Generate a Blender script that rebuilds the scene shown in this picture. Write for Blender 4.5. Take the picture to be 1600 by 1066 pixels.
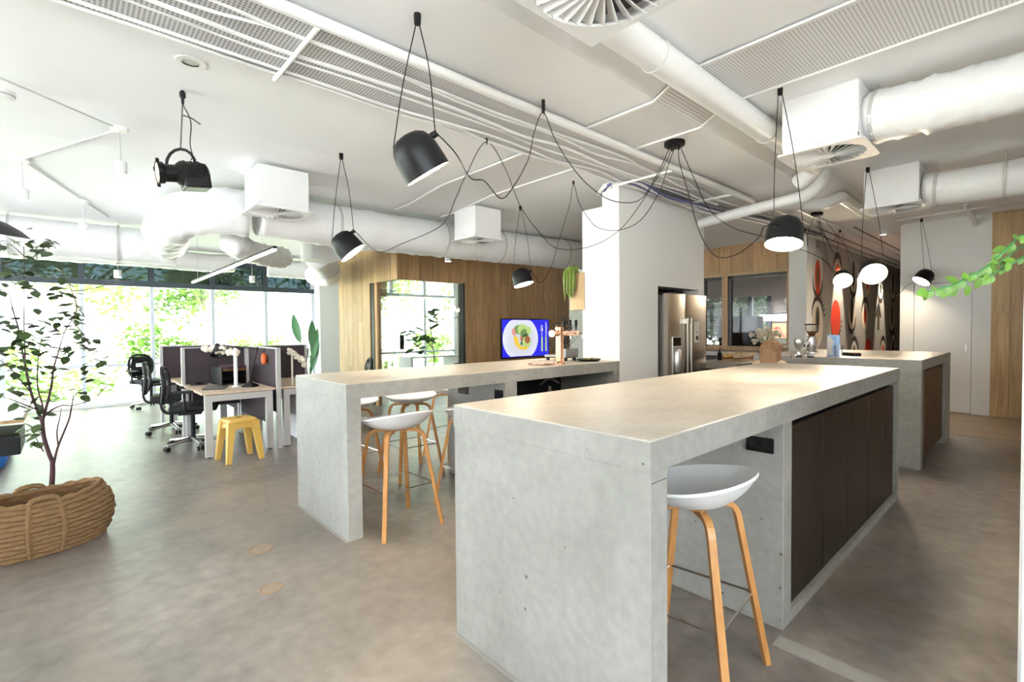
import bpy, bmesh, math, random
from mathutils import Vector, Matrix

for o in list(bpy.data.objects):
    bpy.data.objects.remove(o, do_unlink=True)
SC = bpy.context.scene
COL = SC.collection
random.seed(7)
R_ = math.radians

# ------------------------------------------------------------------ camera
CAM_R = Vector((0.67289172, 0.73968436, -0.00915314))
CAM_U = Vector((-0.01231227, 0.0235705, 0.99964636))
CAM_W = Vector((-0.73963852, 0.67254106, -0.02496759))
CAM_P = Vector((0.0, 0.0, 1.39))
FPX = 764.446
cd = bpy.data.cameras.new('camera')
cam = bpy.data.objects.new('camera', cd)
COL.objects.link(cam)
cam.matrix_world = Matrix(((CAM_R.x, CAM_U.x, -CAM_W.x, CAM_P.x),
                           (CAM_R.y, CAM_U.y, -CAM_W.y, CAM_P.y),
                           (CAM_R.z, CAM_U.z, -CAM_W.z, CAM_P.z),
                           (0, 0, 0, 1)))
cd.sensor_width = 36.0
cd.lens = 36.0 * FPX / 1600.0
cd.clip_start = 0.02
cd.clip_end = 300
SC.camera = cam


def at(u, v, **k):
    """photo pixel -> point on the plane x=, y= or z= that the thing touches"""
    d = CAM_R * ((u - 800) / FPX) - CAM_U * ((v - 533) / FPX) + CAM_W
    (a, val), = k.items()
    i = 'xyz'.index(a)
    return CAM_P + d * ((val - CAM_P[i]) / d[i])


def at_depth(u, v, dep):
    return CAM_P + (CAM_R * ((u - 800) / FPX) - CAM_U * ((v - 533) / FPX) + CAM_W) * dep


# ------------------------------------------------------------------ world and exposure
world = bpy.data.worlds.new('overcast_sky')
SC.world = world
world.use_nodes = True
wn = world.node_tree
bgn = wn.nodes['Background']
bgn.inputs[0].default_value = (0.875, 0.915, 1.0, 1)
bgn.inputs[1].default_value = 1.15
sun = bpy.data.lights.new('sun', 'SUN')      # added high sun behind the building, brightens trees and ground that light the ceiling
sun.energy = 5.5
sun.angle = R_(3)
suno = bpy.data.objects.new('sun', sun)
COL.objects.link(suno)
suno.matrix_world = Vector((-0.36, 0.06, -0.93)).to_track_quat('-Z', 'Y').to_matrix().to_4x4()
SC.view_settings.view_transform = 'Standard'
SC.view_settings.look = 'None'
SC.view_settings.gamma = 1.0
SC.view_settings.use_curve_mapping = False
SC.view_settings.exposure = 3.54


# ------------------------------------------------------------------ materials
MATS = {}


def _new(name):
    m = bpy.data.materials.new(name)
    m.use_nodes = True
    MATS[name] = m
    nt = m.node_tree
    return m, nt, nt.nodes['Principled BSDF']


def lin(c):
    return tuple(((x / 12.92) if x <= 0.04045 else ((x + 0.055) / 1.055) ** 2.4) for x in c)


def srgb(r, g, b):
    return lin((r / 255, g / 255, b / 255))


def plain(name, c, rough=0.5, metal=0.0, noise=0.0, scale=8.0, bump=0.0, emit=0.0, coat=0.0, ecol=None, rnd=0.0):
    m, nt, p = _new(name)
    p.inputs['Roughness'].default_value = rough
    p.inputs['Metallic'].default_value = metal
    if coat:
        p.inputs['Coat Weight'].default_value = coat
    N, L = nt.nodes, nt.links
    p.inputs['Base Color'].default_value = (*c, 1)
    if noise or bump or rnd:
        tc = N.new('ShaderNodeTexCoord')
        n = N.new('ShaderNodeTexNoise')
        n.inputs['Scale'].default_value = scale
        n.inputs['Detail'].default_value = 5
        L.new(tc.outputs['Object'], n.inputs['Vector'])
        if noise or rnd:
            mr = N.new('ShaderNodeMapRange')
            mr.inputs['To Min'].default_value = 1 - noise
            mr.inputs['To Max'].default_value = 1 + noise
            L.new(n.outputs['Fac'], mr.inputs['Value'])
            val = mr.outputs['Result']
            if rnd:
                oi = N.new('ShaderNodeObjectInfo')
                m2 = N.new('ShaderNodeMapRange')
                m2.inputs['To Min'].default_value = 1 - rnd
                m2.inputs['To Max'].default_value = 1 + rnd
                L.new(oi.outputs['Random'], m2.inputs['Value'])
                mm = N.new('ShaderNodeMath')
                mm.operation = 'MULTIPLY'
                L.new(val, mm.inputs[0])
                L.new(m2.outputs['Result'], mm.inputs[1])
                val = mm.outputs[0]
            mx = N.new('ShaderNodeVectorMath')
            mx.operation = 'SCALE'
            mx.inputs[0].default_value = c
            L.new(val, mx.inputs['Scale'])
            L.new(mx.outputs['Vector'], p.inputs['Base Color'])
        if bump:
            b = N.new('ShaderNodeBump')
            b.inputs['Strength'].default_value = bump
            b.inputs['Distance'].default_value = 0.01
            L.new(n.outputs['Fac'], b.inputs['Height'])
            L.new(b.outputs['Normal'], p.inputs['Normal'])
    if emit:
        p.inputs['Emission Color'].default_value = (*(ecol or c), 1)
        p.inputs['Emission Strength'].default_value = emit
    return m


def concrete(name, c, c2, rough, pit=True, scale=1.6, stain=None, gloss_var=0.12, spec=0.5, grain=0.22):
    m, nt, p = _new(name)
    N, L = nt.nodes, nt.links
    p.inputs['Specular IOR Level'].default_value = spec
    tc = N.new('ShaderNodeTexCoord')
    n1 = N.new('ShaderNodeTexNoise')
    n1.inputs['Scale'].default_value = scale
    n1.inputs['Detail'].default_value = 8
    n1.inputs['Roughness'].default_value = 0.6
    n1.inputs['Distortion'].default_value = 0.6
    n2 = N.new('ShaderNodeTexNoise')
    n2.inputs['Scale'].default_value = scale * 14
    n2.inputs['Detail'].default_value = 4
    for n in (n1, n2):
        L.new(tc.outputs['Object'], n.inputs['Vector'])
    cr = N.new('ShaderNodeValToRGB')
    cr.color_ramp.elements[0].position = 0.34
    cr.color_ramp.elements[0].color = (*c2, 1)
    cr.color_ramp.elements[1].position = 0.66
    cr.color_ramp.elements[1].color = (*c, 1)
    L.new(n1.outputs['Fac'], cr.inputs['Fac'])
    mx = N.new('ShaderNodeMix')
    mx.data_type = 'RGBA'
    mx.blend_type = 'OVERLAY'
    mx.inputs[0].default_value = grain
    L.new(cr.outputs['Color'], mx.inputs[6])
    L.new(n2.outputs['Fac'], mx.inputs[7])
    out = mx.outputs[2]
    if stain:
        n3 = N.new('ShaderNodeTexNoise')
        n3.inputs['Scale'].default_value = 0.55
        n3.inputs['Detail'].default_value = 6
        n3.inputs['Distortion'].default_value = 1.2
        L.new(tc.outputs['Object'], n3.inputs['Vector'])
        r3 = N.new('ShaderNodeMapRange')
        r3.inputs['From Min'].default_value = 0.5
        r3.inputs['From Max'].default_value = 0.68
        r3.inputs['To Max'].default_value = 0.5
        L.new(n3.outputs['Fac'], r3.inputs['Value'])
        m3 = N.new('ShaderNodeMix')
        m3.data_type = 'RGBA'
        L.new(r3.outputs['Result'], m3.inputs[0])
        L.new(out, m3.inputs[6])
        m3.inputs[7].default_value = (*stain, 1)
        out = m3.outputs[2]
        # hairline cracks
        vo = N.new('ShaderNodeTexVoronoi')
        vo.feature = 'DISTANCE_TO_EDGE'
        vo.inputs['Scale'].default_value = 0.38
        ds = N.new('ShaderNodeVectorMath')
        ds.operation = 'ADD'
        sc = N.new('ShaderNodeVectorMath')
        sc.operation = 'SCALE'
        sc.inputs['Scale'].default_value = 0.6
        L.new(n1.outputs['Color'], sc.inputs[0])
        L.new(tc.outputs['Object'], ds.inputs[0])
        L.new(sc.outputs['Vector'], ds.inputs[1])
        L.new(ds.outputs['Vector'], vo.inputs['Vector'])
        rc = N.new('ShaderNodeMapRange')
        rc.inputs['From Max'].default_value = 0.006
        rc.inputs['To Min'].default_value = 0.12
        rc.inputs['To Max'].default_value = 0.0
        L.new(vo.outputs['Distance'], rc.inputs['Value'])
        m4 = N.new('ShaderNodeMix')
        m4.data_type = 'RGBA'
        L.new(rc.outputs['Result'], m4.inputs[0])
        L.new(out, m4.inputs[6])
        m4.inputs[7].default_value = (*[x * 0.45 for x in c2], 1)
        out = m4.outputs[2]
    if pit:
        vo = N.new('ShaderNodeTexVoronoi')
        vo.inputs['Scale'].default_value = 15
        L.new(tc.outputs['Object'], vo.inputs['Vector'])
        sx = N.new('ShaderNodeSeparateColor')
        L.new(vo.outputs['Color'], sx.inputs[0])
        sz = N.new('ShaderNodeMapRange')          # pit size differs cell by cell, most are none
        sz.inputs['From Min'].default_value = 0.15
        sz.inputs['From Max'].default_value = 1.0
        sz.inputs['To Min'].default_value = 0.0
        sz.inputs['To Max'].default_value = 0.11
        L.new(sx.outputs[0], sz.inputs['Value'])
        lt = N.new('ShaderNodeMath')
        lt.operation = 'LESS_THAN'
        L.new(vo.outputs['Distance'], lt.inputs[0])
        L.new(sz.outputs['Result'], lt.inputs[1])
        m5 = N.new('ShaderNodeMix')
        m5.data_type = 'RGBA'
        L.new(lt.outputs[0], m5.inputs[0])
        L.new(out, m5.inputs[6])
        m5.inputs[7].default_value = (*[x * 0.42 for x in c2], 1)
        out = m5.outputs[2]
    L.new(out, p.inputs['Base Color'])
    rr = N.new('ShaderNodeMapRange')
    rr.inputs['To Min'].default_value = rough - gloss_var
    rr.inputs['To Max'].default_value = rough + gloss_var
    L.new(n1.outputs['Fac'], rr.inputs['Value'])
    L.new(rr.outputs['Result'], p.inputs['Roughness'])
    b = N.new('ShaderNodeBump')
    b.inputs['Strength'].default_value = 0.08
    b.inputs['Distance'].default_value = 0.01
    L.new(n2.outputs['Fac'], b.inputs['Height'])
    L.new(b.outputs['Normal'], p.inputs['Normal'])
    return m


def wood(name, c, c2, rough=0.5, stretch=(14, 14, 0.9), rnd=0.16, coat=0.0):
    m, nt, p = _new(name)
    N, L = nt.nodes, nt.links
    tc = N.new('ShaderNodeTexCoord')
    oi = N.new('ShaderNodeObjectInfo')
    add = N.new('ShaderNodeVectorMath')
    add.operation = 'ADD'
    mu = N.new('ShaderNodeMath')
    mu.operation = 'MULTIPLY'
    mu.inputs[1].default_value = 37.0
    L.new(oi.outputs['Random'], mu.inputs[0])
    L.new(tc.outputs['Object'], add.inputs[0])
    L.new(mu.outputs[0], add.inputs[1])
    mp = N.new('ShaderNodeMapping')
    mp.inputs['Scale'].default_value = stretch
    L.new(add.outputs['Vector'], mp.inputs['Vector'])
    n = N.new('ShaderNodeTexNoise')
    n.inputs['Scale'].default_value = 1.6
    n.inputs['Detail'].default_value = 7
    n.inputs['Distortion'].default_value = 0.9
    L.new(mp.outputs['Vector'], n.inputs['Vector'])
    cr = N.new('ShaderNodeValToRGB')
    cr.color_ramp.elements[0].position = 0.3
    cr.color_ramp.elements[0].color = (*c2, 1)
    cr.color_ramp.elements[1].position = 0.62
    cr.color_ramp.elements[1].color = (*c, 1)
    L.new(n.outputs['Fac'], cr.inputs['Fac'])
    mr = N.new('ShaderNodeMapRange')
    mr.inputs['To Min'].default_value = 1 - rnd
    mr.inputs['To Max'].default_value = 1 + rnd
    L.new(oi.outputs['Random'], mr.inputs['Value'])
    sc = N.new('ShaderNodeVectorMath')
    sc.operation = 'SCALE'
    L.new(cr.outputs['Color'], sc.inputs[0])
    L.new(mr.outputs['Result'], sc.inputs['Scale'])
    L.new(sc.outputs['Vector'], p.inputs['Base Color'])
    p.inputs['Roughness'].default_value = rough
    p.inputs['Coat Weight'].default_value = coat
    return m


def thin_glass(name, tint, refl=0.05, rough=0.0, top=0.6):
    m, nt, p = _new(name)
    N, L = nt.nodes, nt.links
    t = N.new('ShaderNodeBsdfTransparent')
    t.inputs[0].default_value = (*tint, 1)
    g = N.new('ShaderNodeBsdfGlossy')
    g.inputs['Roughness'].default_value = rough
    lw = N.new('ShaderNodeLayerWeight')
    lw.inputs['Blend'].default_value = 0.25
    mr = N.new('ShaderNodeMapRange')
    mr.inputs['To Min'].default_value = refl
    mr.inputs['To Max'].default_value = top
    L.new(lw.outputs['Fresnel'], mr.inputs['Value'])
    mx = N.new('ShaderNodeMixShader')
    L.new(mr.outputs['Result'], mx.inputs[0])
    L.new(t.outputs[0], mx.inputs[1])
    L.new(g.outputs[0], mx.inputs[2])
    L.new(mx.outputs[0], N['Material Output'].inputs[0])
    return m


def perforated(name, c, hole, pitch, radius):
    m, nt, p = _new(name)
    N, L = nt.nodes, nt.links
    tc = N.new('ShaderNodeTexCoord')
    s = N.new('ShaderNodeVectorMath')
    s.operation = 'SCALE'
    s.inputs['Scale'].default_value = 1.0 / pitch
    L.new(tc.outputs['Object'], s.inputs[0])
    f = N.new('ShaderNodeVectorMath')
    f.operation = 'FRACTION'
    L.new(s.outputs['Vector'], f.inputs[0])
    sub = N.new('ShaderNodeVectorMath')
    sub.operation = 'SUBTRACT'
    sub.inputs[1].default_value = (0.5, 0.5, 0.5)
    L.new(f.outputs['Vector'], sub.inputs[0])
    mul = N.new('ShaderNodeVectorMath')
    mul.operation = 'MULTIPLY'
    mul.inputs[1].default_value = (1, 1, 0)
    L.new(sub.outputs['Vector'], mul.inputs[0])
    ln = N.new('ShaderNodeVectorMath')
    ln.operation = 'LENGTH'
    L.new(mul.outputs['Vector'], ln.inputs[0])
    lt = N.new('ShaderNodeMath')
    lt.operation = 'LESS_THAN'
    lt.inputs[1].default_value = radius
    L.new(ln.outputs['Value'], lt.inputs[0])
    mx = N.new('ShaderNodeMix')
    mx.data_type = 'RGBA'
    L.new(lt.outputs[0], mx.inputs[0])
    mx.inputs[6].default_value = (*c, 1)
    mx.inputs[7].default_value = (*hole, 1)
    L.new(mx.outputs[2], p.inputs['Base Color'])
    p.inputs['Roughness'].default_value = 0.5
    return m


plain('paint_white', (0.80, 0.80, 0.79), 0.7, bump=0.05, scale=60)
plain('ceiling_white', (0.85, 0.86, 0.88), 0.75, noise=0.015, scale=2)
plain('satin_white', (0.80, 0.80, 0.80), 0.35)
plain('duct_foil', (0.78, 0.78, 0.79), 0.38, noise=0.04, scale=7, bump=0.9)
plain('box_white', (0.78, 0.78, 0.79), 0.55)
concrete('concrete_island', srgb(158, 156, 151), srgb(139, 137, 132), 0.55, pit=True, scale=1.7)
concrete('concrete_top', srgb(182, 175, 166), srgb(156, 150, 141), 0.36, pit=False, scale=2.2, gloss_var=0.1)
concrete('concrete_floor', srgb(142, 134, 128), srgb(98, 91, 86), 0.37, pit=False, scale=0.8,
         stain=srgb(160, 144, 128), gloss_var=0.07, spec=0.75, grain=0.5)
plain('patch_pale', srgb(156, 151, 145), 0.5, noise=0.15, scale=12)
plain('plug_dull', srgb(150, 136, 120), 0.5, noise=0.2, scale=20)
plain('plug_tan', srgb(150, 118, 92), 0.5, noise=0.15, scale=30)
wood('oak_wall', srgb(188, 150, 106), srgb(158, 122, 82), 0.5)
wood('oak_pale', srgb(190, 160, 118), srgb(164, 132, 92), 0.5)
wood('oak_floor', srgb(156, 138, 118), srgb(128, 110, 92), 0.45, stretch=(0.9, 14, 14))
wood('oak_leg', srgb(196, 142, 82), srgb(170, 116, 60), 0.4, stretch=(16, 16, 1.2), rnd=0.06, coat=0.2)
wood('desk_wood', srgb(214, 194, 172), srgb(196, 172, 148), 0.45, stretch=(1, 12, 12), rnd=0.04)
plain('cabinet_brown', srgb(46, 37, 33), 0.4, noise=0.06, scale=4)
plain('black_matte', (0.008, 0.008, 0.009), 0.5)
plain('black_soft', (0.02, 0.02, 0.022), 0.6, noise=0.1, scale=30)
plain('black_gloss', (0.008, 0.008, 0.01), 0.12)
plain('shade_black', (0.008, 0.008, 0.010), 0.42)
plain('lens_black', (0.006, 0.006, 0.007), 0.4)
plain('seat_white', (0.78, 0.78, 0.78), 0.32)
plain('chrome', (0.78, 0.78, 0.78), 0.12, metal=1)
plain('steel_brushed', (0.52, 0.47, 0.41), 0.26, metal=1, noise=0.05, scale=40)
plain('steel_light', (0.68, 0.67, 0.66), 0.3, metal=1)
plain('steel_dark', (0.22, 0.21, 0.20), 0.4, metal=0.7)
plain('copper', (0.72, 0.36, 0.22), 0.24, metal=1)
plain('panel_fabric', srgb(66, 56, 62), 0.85, noise=0.08, scale=120)
plain('frame_grey', srgb(188, 186, 184), 0.4)
plain('chair_black', (0.018, 0.018, 0.02), 0.55)
plain('yellow_plastic', srgb(216, 176, 88), 0.42)
plain('basket_straw', srgb(128, 98, 64), 0.8, noise=0.3, scale=60, bump=0.4)
plain('soil', srgb(122, 84, 46), 0.9, noise=0.3, scale=40)
plain('bark', srgb(72, 42, 48), 0.8, noise=0.2, scale=30)
plain('leaf_dark', srgb(62, 82, 44), 0.5, noise=0.15, scale=20, rnd=0.35)
plain('leaf_bright', srgb(98, 140, 46), 0.42, noise=0.12, scale=20, rnd=0.25)
plain('leaf_mid', srgb(62, 120, 66), 0.42, noise=0.12, scale=20, rnd=0.25)
plain('leaf_grass', srgb(112, 134, 44), 0.5, noise=0.12, scale=20, rnd=0.25)
plain('foliage_out', srgb(126, 164, 76), 0.7, noise=0.4, scale=1.5)
plain('foliage_out_pale', srgb(156, 186, 100), 0.7, noise=0.3, scale=1.5)
plain('foliage_out_blue', srgb(96, 140, 104), 0.7, noise=0.4, scale=1.5)
plain('bark_out', srgb(186, 176, 162), 0.9, noise=0.2, scale=10)
plain('ground_garden', srgb(178, 182, 160), 0.9, noise=0.15, scale=0.5)
plain('ground_out', srgb(214, 212, 204), 0.9, noise=0.15, scale=0.5)
plain('mullion', srgb(206, 212, 224), 0.5)  # overexposed window glow put into this lighter, bluish bar colour
plain('mullion_dark', srgb(62, 70, 82), 0.5)
plain('window_black', (0.015, 0.015, 0.016), 0.4)
plain('bulb_warm', (1, 0.9, 0.72), 0.5, emit=9.0, ecol=(1, 0.82, 0.58))
plain('bulb_dim', (1, 0.9, 0.72), 0.5, emit=3.0, ecol=(1, 0.85, 0.65))
plain('lens_warm', (1, 0.75, 0.4), 0.3, emit=0.42, ecol=(1, 0.66, 0.30))
plain('led_white', (1, 0.96, 0.9), 0.5, emit=1.6, ecol=(1, 0.93, 0.86))
thin_glass('glass_clear', (0.96, 0.98, 0.97))
thin_glass('glass_tint', (0.10, 0.135, 0.14), 0.05)
thin_glass('glass_smoke', (0.80, 0.79, 0.78), 0.012, top=0.2)
plain('screen_blue', (0.01, 0.01, 0.6), 0.25, emit=0.074, ecol=(0.03, 0.03, 0.85))
plain('screen_white', (0.8, 0.82, 0.9), 0.25, emit=0.057, ecol=(0.82, 0.86, 1))
plain('screen_white2', (0.8, 0.82, 0.9), 0.25, emit=0.049, ecol=(0.80, 0.84, 0.96))
plain('screen_green', (0.2, 0.4, 0.15), 0.25, emit=0.034, ecol=(0.28, 0.50, 0.12))
plain('screen_lime', (0.6, 0.8, 0.3), 0.25, emit=0.050, ecol=(0.62, 0.85, 0.30))
plain('screen_dkgreen', (0.1, 0.2, 0.1), 0.25, emit=0.020, ecol=(0.10, 0.28, 0.10))
plain('screen_yellow', (0.9, 0.7, 0.1), 0.25, emit=0.057, ecol=(1, 0.66, 0.06))
plain('screen_red', (0.8, 0.2, 0.15), 0.25, emit=0.047, ecol=(0.9, 0.16, 0.10))
plain('screen_pink', (0.9, 0.4, 0.4), 0.25, emit=0.047, ecol=(1, 0.40, 0.36))
plain('screen_rust', (0.6, 0.25, 0.1), 0.25, emit=0.034, ecol=(0.55, 0.20, 0.06))
plain('screen_sky', (0.6, 0.6, 0.8), 0.25, emit=0.044, ecol=(0.62, 0.62, 0.86))
plain('screen_orange', (0.9, 0.6, 0.3), 0.25, emit=0.054, ecol=(1, 0.62, 0.28))
plain('decal_red', srgb(206, 58, 28), 0.6)
plain('decal_black', srgb(34, 28, 26), 0.6)
plain('decal_cream', srgb(214, 200, 178), 0.6)
plain('decal_olive', srgb(84, 72, 40), 0.6)
plain('decal_white', srgb(214, 212, 206), 0.6)
plain('wallpaper_grey', srgb(168, 164, 158), 0.7)
plain('room_grey', srgb(168, 162, 158), 0.7)
plain('blue_fabric', srgb(52, 118, 206), 0.8)
plain('blue_print', srgb(150, 186, 232), 0.5)
plain('orange_plastic', srgb(224, 96, 34), 0.45)
plain('cream_petals', srgb(236, 226, 208), 0.6, noise=0.06, scale=20)
plain('bread_tan', srgb(206, 164, 108), 0.75, noise=0.2, scale=20)
plain('bread_pale', srgb(230, 206, 170), 0.75, noise=0.12, scale=20)
plain('skin', srgb(214, 172, 142), 0.55)
plain('hair_brown', srgb(146, 110, 78), 0.6, noise=0.35, scale=40, bump=0.8)
plain('shirt_beige', srgb(206, 180, 148), 0.8, noise=0.05, scale=20)
plain('trousers_dark', srgb(52, 54, 62), 0.8)
perforated('tray_mesh', (0.74, 0.74, 0.75), (0.20, 0.20, 0.22), 0.020, 0.30)
perforated('strip_mesh', (0.80, 0.80, 0.81), (0.36, 0.36, 0.38), 0.020, 0.28)
plain('cable_white', (0.82, 0.82, 0.82), 0.5)
plain('cable_blue', srgb(96, 100, 150), 0.5)
thin_glass('glass_cup', (0.9, 0.92, 0.95), 0.12)
for _m in ('shade_black', 'lens_black', 'black_matte', 'black_soft', 'chair_black', 'cabinet_brown'):
    MATS[_m].node_tree.nodes['Principled BSDF'].inputs['Specular IOR Level'].default_value = 0.28


# ------------------------------------------------------------------ mesh helpers
class MB:
    def __init__(s):
        s.v, s.f = [], []

    def add(s, vs, fs):
        b = len(s.v)
        s.v += [tuple(p) for p in vs]
        s.f += [tuple(i + b for i in f) for f in fs]
        return s

    def box(s, x0, x1, y0, y1, z0, z1):
        v = [(x0, y0, z0), (x1, y0, z0), (x1, y1, z0), (x0, y1, z0), (x0, y0, z1), (x1, y0, z1), (x1, y1, z1), (x0, y1, z1)]
        return s.add(v, [(0, 3, 2, 1), (4, 5, 6, 7), (0, 1, 5, 4), (1, 2, 6, 5), (2, 3, 7, 6), (3, 0, 4, 7)])

    def bbox(s, x0, x1, y0, y1, z0, z1, r=0.01, seg=2):
        bm = bmesh.new()
        bmesh.ops.create_cube(bm, size=1)
        for v in bm.verts:
            v.co = Vector(((x0 + x1) / 2 + v.co.x * (x1 - x0), (y0 + y1) / 2 + v.co.y * (y1 - y0), (z0 + z1) / 2 + v.co.z * (z1 - z0)))
        bmesh.ops.bevel(bm, geom=list(bm.edges), offset=r, segments=seg, affect='EDGES', profile=0.5)
        bm.verts.index_update()
        s.add([v.co for v in bm.verts], [[v.index for v in f.verts] for f in bm.faces])
        bm.free()
        return s

    def prism(s, pts, z0, z1):
        n = len(pts)
        v = [(p[0], p[1], z0) for p in pts] + [(p[0], p[1], z1) for p in pts]
        f = [tuple(range(n - 1, -1, -1)), tuple(range(n, 2 * n))] + [(i, (i + 1) % n, n + (i + 1) % n, n + i) for i in range(n)]
        return s.add(v, f)

    def tube(s, pts, r, seg=8, cap=True, rect=None, up=None):
        """sweep a circle of radius r (number or list) or a rectangle rect=(w,h) along pts"""
        pts = [Vector(p) for p in pts]
        n = len(pts)
        rr = r if isinstance(r, (list, tuple)) else [r] * n
        tang = []
        for i in range(n):
            a, b = pts[max(i - 1, 0)], pts[min(i + 1, n - 1)]
            t = (b - a)
            tang.append(t.normalized() if t.length > 1e-9 else Vector((0, 0, 1)))
        u = Vector(up) if up else (Vector((0, 0, 1)) if abs(tang[0].z) < 0.9 else Vector((1, 0, 0)))
        rings = []
        for i in range(n):
            t = tang[i]
            u = (u - t * u.dot(t))
            if u.length < 1e-6:
                u = Vector((1, 0, 0)) - t * t.x
            u.normalize()
            w = t.cross(u)
            if rect:
                hw, hh = rect[0] / 2, rect[1] / 2
                ring = [pts[i] + w * a + u * b for a, b in ((-hw, -hh), (hw, -hh), (hw, hh), (-hw, hh))]
            else:
                ring = [pts[i] + (u * math.cos(2 * math.pi * k / seg) + w * math.sin(2 * math.pi * k / seg)) * rr[i] for k in range(seg)]
            rings.append(ring)
        m = len(rings[0])
        v = [p for g in rings for p in g]
        f = []
        for i in range(n - 1):
            for k in range(m):
                f.append((i * m + k, i * m + (k + 1) % m, (i + 1) * m + (k + 1) % m, (i + 1) * m + k))
        if cap:
            f.append(tuple(range(m - 1, -1, -1)))
            f.append(tuple((n - 1) * m + k for k in range(m)))
        return s.add(v, f)

    def lathe(s, prof, seg=24, o=(0, 0, 0), mat=None, cap0=False, cap1=False):
        """prof: list of (radius, z); revolved about local z; mat: Matrix applied"""
        v, f = [], []
        n = len(prof)
        for (r, z) in prof:
            for k in range(seg):
                a = 2 * math.pi * k / seg
                v.append(Vector((r * math.cos(a), r * math.sin(a), z)))
        for i in range(n - 1):
            for k in range(seg):
                f.append((i * seg + k, i * seg + (k + 1) % seg, (i + 1) * seg + (k + 1) % seg, (i + 1) * seg + k))
        if cap0:
            f.append(tuple(range(seg - 1, -1, -1)))
        if cap1:
            f.append(tuple((n - 1) * seg + k for k in range(seg)))
        if mat:
            v = [mat @ p for p in v]
        v = [p + Vector(o) for p in v]
        return s.add(v, f)

    def ball(s, c, r, seg=12, rings=8, sq=(1, 1, 1)):
        prof = [(max(1e-4, math.sin(math.pi * i / rings)) * r, -math.cos(math.pi * i / rings) * r) for i in range(rings + 1)]
        M = Matrix.Diagonal((*sq, 1))
        return s.lathe(prof, seg, c, M)

    def build(s, name, mat, parent=None, smooth=False, loc=None, kind=None, label=None):
        me = bpy.data.meshes.new(name)
        me.from_pydata(s.v, [], s.f)
        bm = bmesh.new()
        bm.from_mesh(me)
        bmesh.ops.recalc_face_normals(bm, faces=bm.faces)
        bm.to_mesh(me)
        bm.free()
        if mat:
            me.materials.append(MATS[mat])
        if smooth:
            for p in me.polygons:
                p.use_smooth = True
            me.set_sharp_from_angle(angle=R_(38))
        o = bpy.data.objects.new(name, me)
        COL.objects.link(o)
        if parent:
            o.parent = parent
        if loc:
            o.location = loc
        if kind:
            o['kind'] = kind
        if label:
            o['label'] = label
        return o


def thing(name, label, cat, loc=(0, 0, 0), rz=0.0, group=None):
    o = bpy.data.objects.new(name, None)
    o.empty_display_size = 0.1
    COL.objects.link(o)
    o.location = loc
    o.rotation_euler = (0, 0, rz)
    o['label'] = label
    o['category'] = cat
    if group:
        o['group'] = group
    return o


def tag(o, label, cat, group=None):
    o['label'] = label
    o['category'] = cat
    if group:
        o['group'] = group
    return o


def struct(o, label=None):
    o['kind'] = 'structure'
    if label:
        o['label'] = label
    return o


def sroot(name, label=None, loc=(0, 0, 0)):
    o = bpy.data.objects.new(name, None)
    COL.objects.link(o)
    o.location = loc
    return struct(o, label)


def inst(src, name, parent, M):
    """another object that shares the mesh of src"""
    o = bpy.data.objects.new(name, src.data if hasattr(src, 'data') else src)
    COL.objects.link(o)
    o.parent = parent
    o.matrix_local = M
    return o


def copy_tree(o, parent=None):
    c = o.copy()
    COL.objects.link(c)
    c.parent = parent
    for ch in list(o.children):
        copy_tree(ch, c)
    return c


def relabel(o, label, **k):
    o['label'] = label
    for a, b in k.items():
        o[a] = b
    return o


def smooth_path(pts, n=6):
    """Catmull-Rom through pts"""
    P = [Vector(p) for p in pts]
    P = [P[0] * 2 - P[1]] + P + [P[-1] * 2 - P[-2]]
    out = []
    for i in range(1, len(P) - 2):
        a, b, c, d = P[i - 1], P[i], P[i + 1], P[i + 2]
        for k in range(n):
            t = k / n
            out.append(0.5 * ((2 * b) + (c - a) * t + (2 * a - 5 * b + 4 * c - d) * t * t + (3 * b - a - 3 * c + d) * t ** 3))
    out.append(P[-2])
    return out


def fillet(pts, r, n=5):
    """polyline with rounded corners"""
    P = [Vector(p) for p in pts]
    out = [P[0]]
    for i in range(1, len(P) - 1):
        a = (P[i - 1] - P[i])
        b = (P[i + 1] - P[i])
        d = min(r, a.length * 0.45, b.length * 0.45)
        p0, p1 = P[i] + a.normalized() * d, P[i] + b.normalized() * d
        for k in range(n + 1):
            t = k / n
            out.append(p0 * (1 - t) ** 2 + P[i] * 2 * t * (1 - t) + p1 * t * t)
    out.append(P[-1])
    return out


def aim(loc, direction, roll_up=(0, 0, 1)):
    """matrix whose local -z points along direction"""
    q = Vector(direction).to_track_quat('-Z', 'Y')
    return Matrix.Translation(loc) @ q.to_matrix().to_4x4()


def spot(loc, direction, power, size=1.6, blend=0.6, col=(1, 0.84, 0.62), rad=0.05, parent=None):
    l = bpy.data.lights.new('lamp_light', 'SPOT')
    l.energy = power
    l.spot_size = size
    l.spot_blend = blend
    l.color = col
    l.shadow_soft_size = rad
    o = bpy.data.objects.new('lamp_light', l)
    COL.objects.link(o)
    if parent:
        o.parent = parent
    o.matrix_local = aim(Vector(loc), direction)
    return o


# ================================================================== the setting
Z_SLAB, Z_BEAM, Z_LEFT = 3.06, 2.95, 2.88
BXL, BXR = -4.35, -1.84
XW = -12.0          # window wall
XT, YC = -7.5, 4.19  # timber wall and its corner
YK = 9.5            # kitchen end wall
XE = -2.83          # wall with the eyes
YD = 10.3           # wall with the white door

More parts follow.
